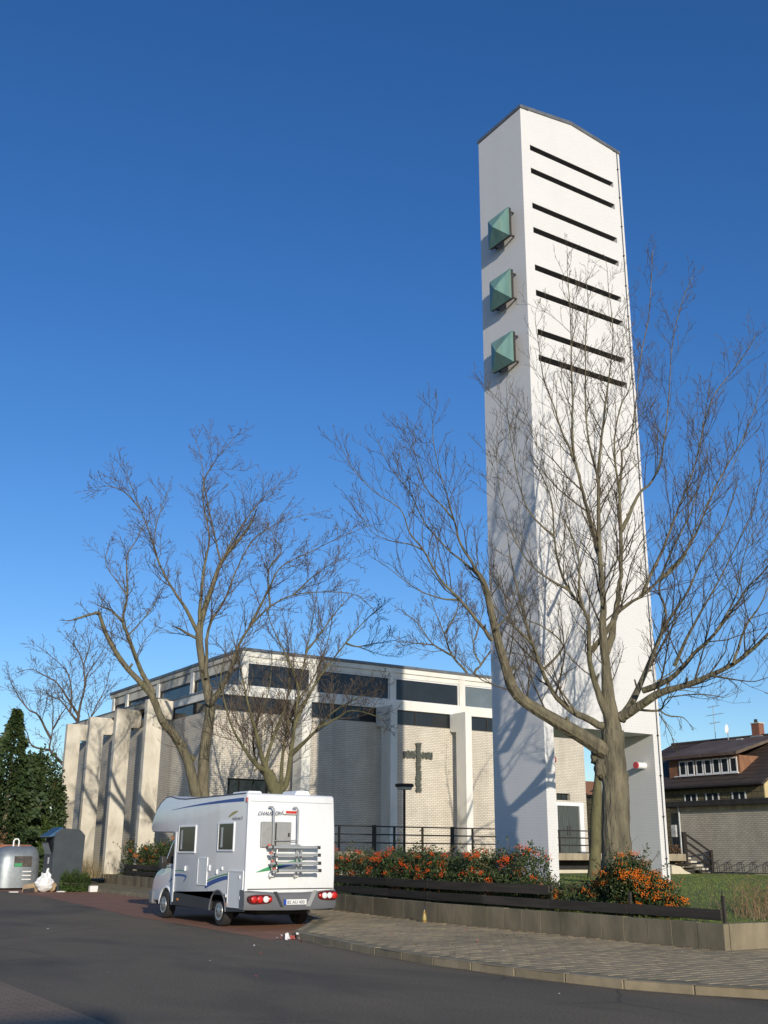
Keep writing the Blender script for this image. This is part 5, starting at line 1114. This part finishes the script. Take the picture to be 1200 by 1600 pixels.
  [(10.05,8.03,6.37,0.083),(10.81,7.55,7.12,0.059),(11.57,7.05,7.5,0.041),(12.19,6.68,6.96,0.029),(12.74,6.37,6.89,0.02),(13.04,6.33,6.71,0.014)],
  [(10.61,7.89,6.89,0.075),(11.62,7.4,7.92,0.047),(12.51,7,8.46,0.029),(13.23,6.76,9.01,0.018),(13.9,6.57,10.11,0.012)],
  [(10.31,8.05,7.64,0.074),(11.1,8.21,9.01,0.04),(12.09,8.15,10.69,0.022),(13.07,8.09,11.89,0.012)],
  [(10.31,8.05,7.64,0.074),(10.36,8.93,8.77,0.04),(10.3,9.91,10.24,0.022),(10.59,10.54,11.48,0.012)],
  [(11.72,7.19,7.53,0.038),(12.36,6.74,7.91,0.024),(13.13,6.12,7.9,0.015),(13.72,5.69,7.65,0.01)],
  [(11.88,7.02,7.39,0.038),(12.43,6.79,6.41,0.019),(12.75,6.81,5.81,0.01)],
 ],
}


FB = LIMBS['front'][0]
grow('bare_tree', LIMBS['front'], 'large bare tree with burled trunk in front of the white tower', 11, .62, ('bark', 'twig'), dens=1.7, tl=1.45, rmin=.005, up=.5, trunk_sides=18,
     burls=[(-2.28, -4.58, 3.58, .21), (-1.96, -4.90, 3.42, .10), (-2.30, -4.45, 3.85, .17), (-2.02, -4.95, 1.98, .06), (-2.2, -4.85, 2.0, .05)])
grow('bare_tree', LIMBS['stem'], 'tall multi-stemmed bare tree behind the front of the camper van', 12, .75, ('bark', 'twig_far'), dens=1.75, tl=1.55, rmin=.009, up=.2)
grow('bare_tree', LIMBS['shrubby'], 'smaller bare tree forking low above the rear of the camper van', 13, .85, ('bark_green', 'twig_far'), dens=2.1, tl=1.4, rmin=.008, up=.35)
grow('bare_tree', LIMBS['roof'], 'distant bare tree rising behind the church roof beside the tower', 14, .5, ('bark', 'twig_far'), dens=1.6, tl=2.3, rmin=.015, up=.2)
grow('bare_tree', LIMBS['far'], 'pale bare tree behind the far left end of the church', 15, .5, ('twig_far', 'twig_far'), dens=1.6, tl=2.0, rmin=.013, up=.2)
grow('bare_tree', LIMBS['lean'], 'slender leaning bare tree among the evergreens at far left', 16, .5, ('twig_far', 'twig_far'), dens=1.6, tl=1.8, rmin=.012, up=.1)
grow('bare_tree', LIMBS['behind'], 'slim mossy trunk seen between the two legs of the tower', 17, .85, ('bark_green', 'twig_far'), dens=.9, tl=1.0, rmin=.007, up=-.1, droop=.5)
# unseen gabled house added behind the viewer to cast the near left road shadow
nh = thing('shadow_house', 'unseen gabled house added behind the viewer to cast a shadow on the road', 'house', (-32, -41.6, 0))
bx('wall', 'render_yellow', nh, (-40, -46, 0), (-25.4, -37.2, 5.4)); MB().prism([(-46.6, 5.3), (-41.6, 9.0), (-36.6, 5.3)], 'X', -40.5, -24.9).build('roof', 'roof_tile', nh)
bx('door', 'door', nh, (-33, -37.2, .1), (-32, -37.15, 2.2)); bx('chimney', 'red_brick', nh, (-30, -41.9, 8.2), (-29.4, -41.3, 9.9))

# ================================================================== leaves, hedges, grass
def leaves(mb, pts, size, rr, up=.3, aspect=.5):
    for p in pts:
        n = Vector((rr.gauss(0, 1), rr.gauss(0, 1), rr.gauss(up, 1))).normalized(); u = n.orthogonal().normalized(); u = (Matrix.Rotation(rr.uniform(0, 6.28), 3, n) @ u); w = n.cross(u)
        s = size * rr.uniform(.6, 1.35); P = Vector(p); a = u * s; c = w * s * aspect
        k = len(mb.v); q = [P - a, P + c * .9 + n * s * .12, P + a, P - c * .9 + n * s * .12]
        mb.v.extend([(v.x, v.y, v.z) for v in q]); mb.f.append((k, k + 1, k + 2, k + 3))

OCT = [(1, 0, 0), (-1, 0, 0), (0, 1, 0), (0, -1, 0), (0, 0, 1), (0, 0, -1)]
OF = [(0, 2, 4), (2, 1, 4), (1, 3, 4), (3, 0, 4), (2, 0, 5), (1, 2, 5), (3, 1, 5), (0, 3, 5)]
def berries(mb, c, n, spread, r, rr):
    for _ in range(n):
        q = (c[0] + rr.gauss(0, spread), c[1] + rr.gauss(0, spread), c[2] + rr.gauss(0, spread * .7)); s = r * rr.uniform(.8, 1.2)
        mb.add([(q[0] + a * s, q[1] + b * s, q[2] + d * s) for a, b, d in OCT], OF)

def firethorn(label, segs, seed, nleaf, nclust, bmat='berry', leafsize=.036, sprigs=40, group='firethorn bushes in the raised bed'):
    """segs: list of ellipsoid clumps (x,y,z,rx,ry,rz)"""
    rr = random.Random(seed); F = MB(); B = MB(); S = MB()
    c0 = segs[0]; root = thing('firethorn_bush', label, 'bush', (c0[0], c0[1], lawn_z(c0[0], c0[1])), group)
    vol = [s[3] * s[4] * s[5] for s in segs]; tot = sum(v ** .7 for v in vol)
    for s, v in zip(segs, vol):
        k = int(nleaf * v ** .7 / tot); pts = []
        for _ in range(k):
            d = Vector((rr.gauss(0, 1), rr.gauss(0, 1), rr.gauss(0, 1))).normalized(); f = rr.uniform(.35, 1) ** .45 * (1 + .14 * math.sin(9 * d.x + seed) * math.cos(8 * d.z + 5 * d.y))
            p = (s[0] + d.x * s[3] * f, s[1] + d.y * s[4] * f, s[2] + d.z * s[5] * f)
            if p[2] > .5 and p[0] > wall_x(p[1]) + .36: pts.append(p)
        leaves(F, pts, leafsize, rr)
        kb = max(1, int(nclust * v ** .7 / tot))
        for _ in range(kb):
            d = Vector((rr.gauss(-.5, 1), rr.gauss(-.5, 1), rr.gauss(.35, .9))).normalized(); f = rr.uniform(.88, 1.1)
            p = (s[0] + d.x * s[3] * f, s[1] + d.y * s[4] * f, s[2] + d.z * s[5] * f)
            if p[2] > .62 and p[0] > wall_x(p[1]) + .36: berries(B, p, rr.randint(10, 46), rr.uniform(.03, .075), .0135, rr)
        for _ in range(max(2, int(sprigs * v ** .7 / tot))):
            d = Vector((rr.gauss(0, 1), rr.gauss(0, 1), abs(rr.gauss(.6, .7)) + .2)).normalized(); p0 = Vector(s[:3]) + Vector((d.x * s[3] * .4, d.y * s[4] * .4, d.z * s[5] * .4))
            d2 = (d + Vector((rr.gauss(0, .4), rr.gauss(0, .4), .5))).normalized(); L = rr.uniform(.5, .95) * max(s[5], .3)
            S.tube([tuple(p0), tuple(p0 + d2 * L), tuple(p0 + d2 * L * 1.5 + Vector((rr.gauss(0, .1), rr.gauss(0, .1), 0)))], [.008, .006, .003], 4, cap=False)
            leaves(F, [tuple(p0 + d2 * L * rr.uniform(.7, 1.5) + Vector((rr.gauss(0, .03), rr.gauss(0, .03), rr.gauss(0, .03)))) for _ in range(14)], leafsize, rr)
    F.build('foliage', 'leaf', root, norm=False); B.build('berries', bmat, root, norm=False); S.build('stems', 'drystem', root, norm=False)['kind'] = 'stuff'
    return root
rh = random.Random(40)
def row(y0, y1, off, step, h):
    out = []; y = y0
    while y < y1:
        x = wall_x(y) + off + rh.uniform(-.12, .12); hh = h * rh.uniform(.85, 1.12)
        out.append((x, y, .62 + hh * .5, rh.uniform(.50, .66), step * rh.uniform(.65, .9), hh * .58)); y += step
    return out
firethorn('long firethorn hedge with orange berries between camper van and tower', row(-2.6, 4.6, 1.05, .6, 1.16) + row(-2.9, 4.6, .85, .7, .66), 41, 40000, 165, 'berry_red')
firethorn('firethorn hedge with few berries right behind the camper van tail', row(4.9, 12.0, 1.05, .7, 1.16), 42, 14000, 70, 'berry_red')
firethorn('red berried firethorn bush behind planks near the dark clothes container', row(21.5, 32.0, .80, .8, 1.45), 43, 15000, 95, 'berry', leafsize=.055)
firethorn('round firethorn bush full of orange berries at the foot of the big tree', [(-3.0, -5.9, 1.10, .55, .60, .62), (-2.85, -5.45, 1.0, .5, .5, .55), (-2.9, -6.4, .92, .45, .5, .48), (-2.95, -6.95, .72, .3, .4, .28)], 44, 15000, 125, 'berry')
firethorn('low straggly firethorn between the long hedge and the round bush', [(-3.05, -3.35, .82, .4, .5, .34), (-3.1, -4.2, .80, .4, .5, .30), (-3.0, -4.9, .85, .35, .45, .32)], 45, 3000, 18, 'berry')

# lawn grass: blades over the visible part
gr = MB(); rg = random.Random(50)
def blade(mb, x, y, z, h, w, rr, lean=.5):
    a = rr.uniform(0, 6.28); dx, dy = math.cos(a) * w, math.sin(a) * w; lx, ly = rr.gauss(0, lean) * h, rr.gauss(0, lean) * h
    k = len(mb.v); mb.v.extend([(x - dx, y - dy, z), (x + dx, y + dy, z), (x + lx, y + ly, z + h)]); mb.f.append((k, k + 1, k + 2))
for _ in range(60000):
    x = -3.6 + 25 * rg.random() ** 1.7; y = rg.uniform(-8.8, 12)
    th = math.degrees(math.atan2(x - camx, y - camy)) - 32.7
    if th < 7 or th > 20 or (-.2 < x < 4.8 and -.2 < y < 2.5): continue
    blade(gr, x, y, lawn_z(x, y) - .005, rg.uniform(.02, .05), .006, rg)
tag(gr.build('grass', 'grass', norm=False), 'short green grass covering the lawn beside the tower', 'grass', kind='stuff')
# dry grass clump at right edge
dg = thing('dry_grass_clump', 'clump of dry straw coloured grass behind the right end of the retaining wall', 'grass clump', (-1.6, -8.2, .55))
a_ = MB(); s_ = MB()
for _ in range(900):
    x, y = rg.gauss(-1.2, .38), rg.gauss(-8.2, .25)
    if y < -8.8: continue
    blade(a_, x, y, .53, rg.uniform(.08, .34), .005, rg, .22)
for _ in range(170):
    x, y = rg.gauss(-1.0, .5), rg.gauss(-7.8, .4)
    if y < -8.75: continue
    h = rg.uniform(.35, .85); s_.tube([(x, y, .52), (x + rg.gauss(0, .1), y + rg.gauss(0, .1), .52 + h * .6), (x + rg.gauss(0, .2), y + rg.gauss(0, .2), .52 + h)], [.006, .004, .003], 3, cap=False)
a_.build('blades', 'drygrass', dg, norm=False); s_.build('stems', 'drystem', dg, norm=False)['kind'] = 'stuff'
# dry stems beside the clothes container
d2 = thing('dry_perennials', 'dry pale stems behind the clothes container', 'plants', (-1.9, 33, .4)); a_ = MB()
for _ in range(600):
    x, y = rg.gauss(-1.9, .4), rg.gauss(33.0, .8); blade(a_, x, y, .4, rg.uniform(.4, 1.5), .010, rg, .16)
a_.build('blades', 'drygrass', d2, norm=False)
# post at the right end of the planks
fpz = thing('fence_stake', 'thin iron stake at the right end of the plank fence', 'stake', (-3.52, -8.65, .5)); MB().tube([(-3.50, -8.72, .45), (-3.52, -8.74, 1.12)], .016, 6).build('rod', 'frame_dark', fpz); MB().lathe([(.02, 0), (.045, .02), (.02, .05)], (-3.515, -8.735, .92), n=10).build('knob', 'frame_dark', fpz)

# evergreens at far left
def conifer(name, label, x, y, z0, h, r, seed, n, m='conifer', size=.16, droop=.5):
    rr = random.Random(seed); root = thing(name, label, 'tree', (x, y, z0)); F = MB(); T = MB()
    T.tube([(x, y, z0 - .1), (x, y, z0 + h * .95)], [r * .09, .02], 8)
    for _ in range(n):
        t = rr.random() ** 1.35; z = z0 + .25 + t * (h - .25); a0 = rr.uniform(0, 6.28); rad = r * (1 - t) ** .9 * (1 + .22 * math.sin(9 * t * 6.28 + rr.uniform(0, 1.2)) + .28 * math.sin(3 * a0 + 11 * t + seed) + .18 * math.sin(5 * a0 - 23 * t)); a = a0; f = rr.uniform(.35, 1.0) ** .5
        p = Vector((x + math.cos(a) * rad * f, y + math.sin(a) * rad * f, z)); d = Vector((math.cos(a), math.sin(a), -droop + rr.gauss(0, .3))).normalized(); s = size * rr.uniform(.6, 1.4)
        u = d.orthogonal().normalized(); u = Matrix.Rotation(rr.uniform(0, 3.14), 3, d) @ u
        k = len(F.v); q = [p, p + d * s * .5 + u * s * .28, p + d * s, p + d * s * .5 - u * s * .28]
        F.v.extend([tuple(v) for v in q]); F.f.append((k, k + 1, k + 2, k + 3))
    T.build('trunk', 'bark', root); F.build('crown', m, root, norm=False); return root
conifer('conifer', 'pointed dark conifer at the left edge behind the garden wall', -4.8, 38.5, .3, 8.9, 2.1, 60, 11000, size=.26)
def bush(name, label, cs, seed, n, m, size):
    rr = random.Random(seed); root = thing(name, label, 'bush', (cs[0][0], cs[0][1], .3)); F = MB(); pts = []
    for _ in range(n):
        s = rr.choice(cs); d = Vector((rr.gauss(0, 1), rr.gauss(0, 1), rr.gauss(0, 1))).normalized(); f = rr.uniform(.3, 1) ** .4 * (1 + .2 * math.sin(7 * d.x + 3 * d.z) * math.cos(6 * d.y))
        p = (s[0] + d.x * s[3] * f, s[1] + d.y * s[4] * f, s[2] + d.z * s[5] * f)
        if p[2] > .2: pts.append(p)
    leaves(F, pts, size, rr, aspect=.6); F.build('foliage', m, root, norm=False)
    S = MB()
    for s in cs:
        for k in range(5): S.tube([(s[0] + rr.gauss(0, .2), s[1] + rr.gauss(0, .2), .0), (s[0] + rr.gauss(0, s[3] * .4), s[1] + rr.gauss(0, s[4] * .4), s[2] + s[5] * .4)], [.04, .015], 5, cap=False)
    S.build('stems', 'drystem', root, norm=False)['kind'] = 'stuff'; return root
bush('evergreen_shrub', 'glossy green evergreen shrub below the tall dark evergreen mass', [(-7.2, 39.3, 1.6, 1.5, 1.0, 1.7), (-5.0, 39.5, 2.4, 1.5, 1.0, 2.2), (-3.2, 39.8, 1.9, 1.4, 1.0, 1.8), (-1.9, 40.5, 1.6, 1.1, .9, 1.6)], 62, 9000, 'laurel', .11)
bush('evergreen_shrub', 'tall dark evergreen mass between pointed conifer and church', [(-3.7, 41.0, 3.9, 1.3, .9, 2.5), (-2.2, 41.2, 4.3, 1.2, .9, 3.0), (-1.5, 41.3, 3.2, .8, .8, 2.9), (-3.0, 41.0, 5.6, .8, .8, 1.5), (-5.9, 39.8, 3.4, 1.3, .9, 2.0), (-7.6, 40.0, 3.2, 1.5, .9, 2.0)], 65, 15000, 'conifer', .13)
bush('brown_shrub', 'brownish twiggy hedge just above the red garden wall', [(-8.2, 37.3, 1.8, 1.6, .5, .85), (-6.0, 37.4, 1.8, 1.6, .5, .95)], 63, 5000, 'drystem', .07)
# low brown hedge in front of the annex and house
bush('brown_shrub', 'bare brownish shrub behind the stair railing', [(21.0, 15.2, 1.5, .9, .5, .8)], 64, 1500, 'drystem', .05)

# discarded christmas tree lying by the clothes container
ct = thing('christmas_tree', 'discarded green christmas tree lying in front of the clothes container', 'conifer', (-4.8, 25.4, .004)); F = MB(); rr = random.Random(70)
for _ in range(2600):
    t = rr.random(); x = -5.35 + 1.25 * t; rad = .50 * (.25 + .75 * math.sin(math.pi * min(1, .2 + t * .7))) * (1 + .3 * math.sin(17 * t) + .25 * rr.gauss(0, .6)); a = rr.uniform(0, 6.28); f = rr.random() ** .5
    p = Vector((x, 25.45 + math.cos(a) * rad * f * .8, max(.02, .40 + math.sin(a) * rad * f * .85))); d = Vector((rr.gauss(-.6, .4), math.cos(a), math.sin(a) + .2)).normalized(); s = rr.uniform(.06, .14); u = d.orthogonal().normalized()
    k = len(F.v); F.v.extend([tuple(p), tuple(p + d * s * .5 + u * s * .2), tuple(p + d * s), tuple(p + d * s * .5 - u * s * .2)]); F.f.append((k, k + 1, k + 2, k + 3))
F.build('needles', 'laurel', ct, norm=False); MB().tube([(-5.4, 25.45, .38), (-4.1, 25.45, .30)], [.03, .012], 6).build('trunk', 'bark', ct)

# fallen leaves gathered along the wall foot and the gutter
dl = MB(); rr = random.Random(80)
for _ in range(1100):
    if rr.random() < .55:
        y = rr.uniform(-8.9, 7); x = wall_x(y) - abs(rr.gauss(0, .12)) - .02; z = .126
    elif rr.random() < .5:
        p = ks[rr.randrange(len(ks) - 1)]; x, y, z = p.x - abs(rr.gauss(0, .15)), p.y + rr.uniform(-.6, .6), .010
        if in_poly(x, y, side): continue
    else:
        x, y, z = rr.uniform(-8.6, -4), rr.uniform(-9, 1), .126
    leaves(dl, [(x, y, z + .006)], .022, rr, up=4, aspect=.55)
tag(dl.build('fallen_leaves', 'drystem', norm=False), 'brown fallen leaves along wall foot and gutter', 'leaves', kind='stuff')
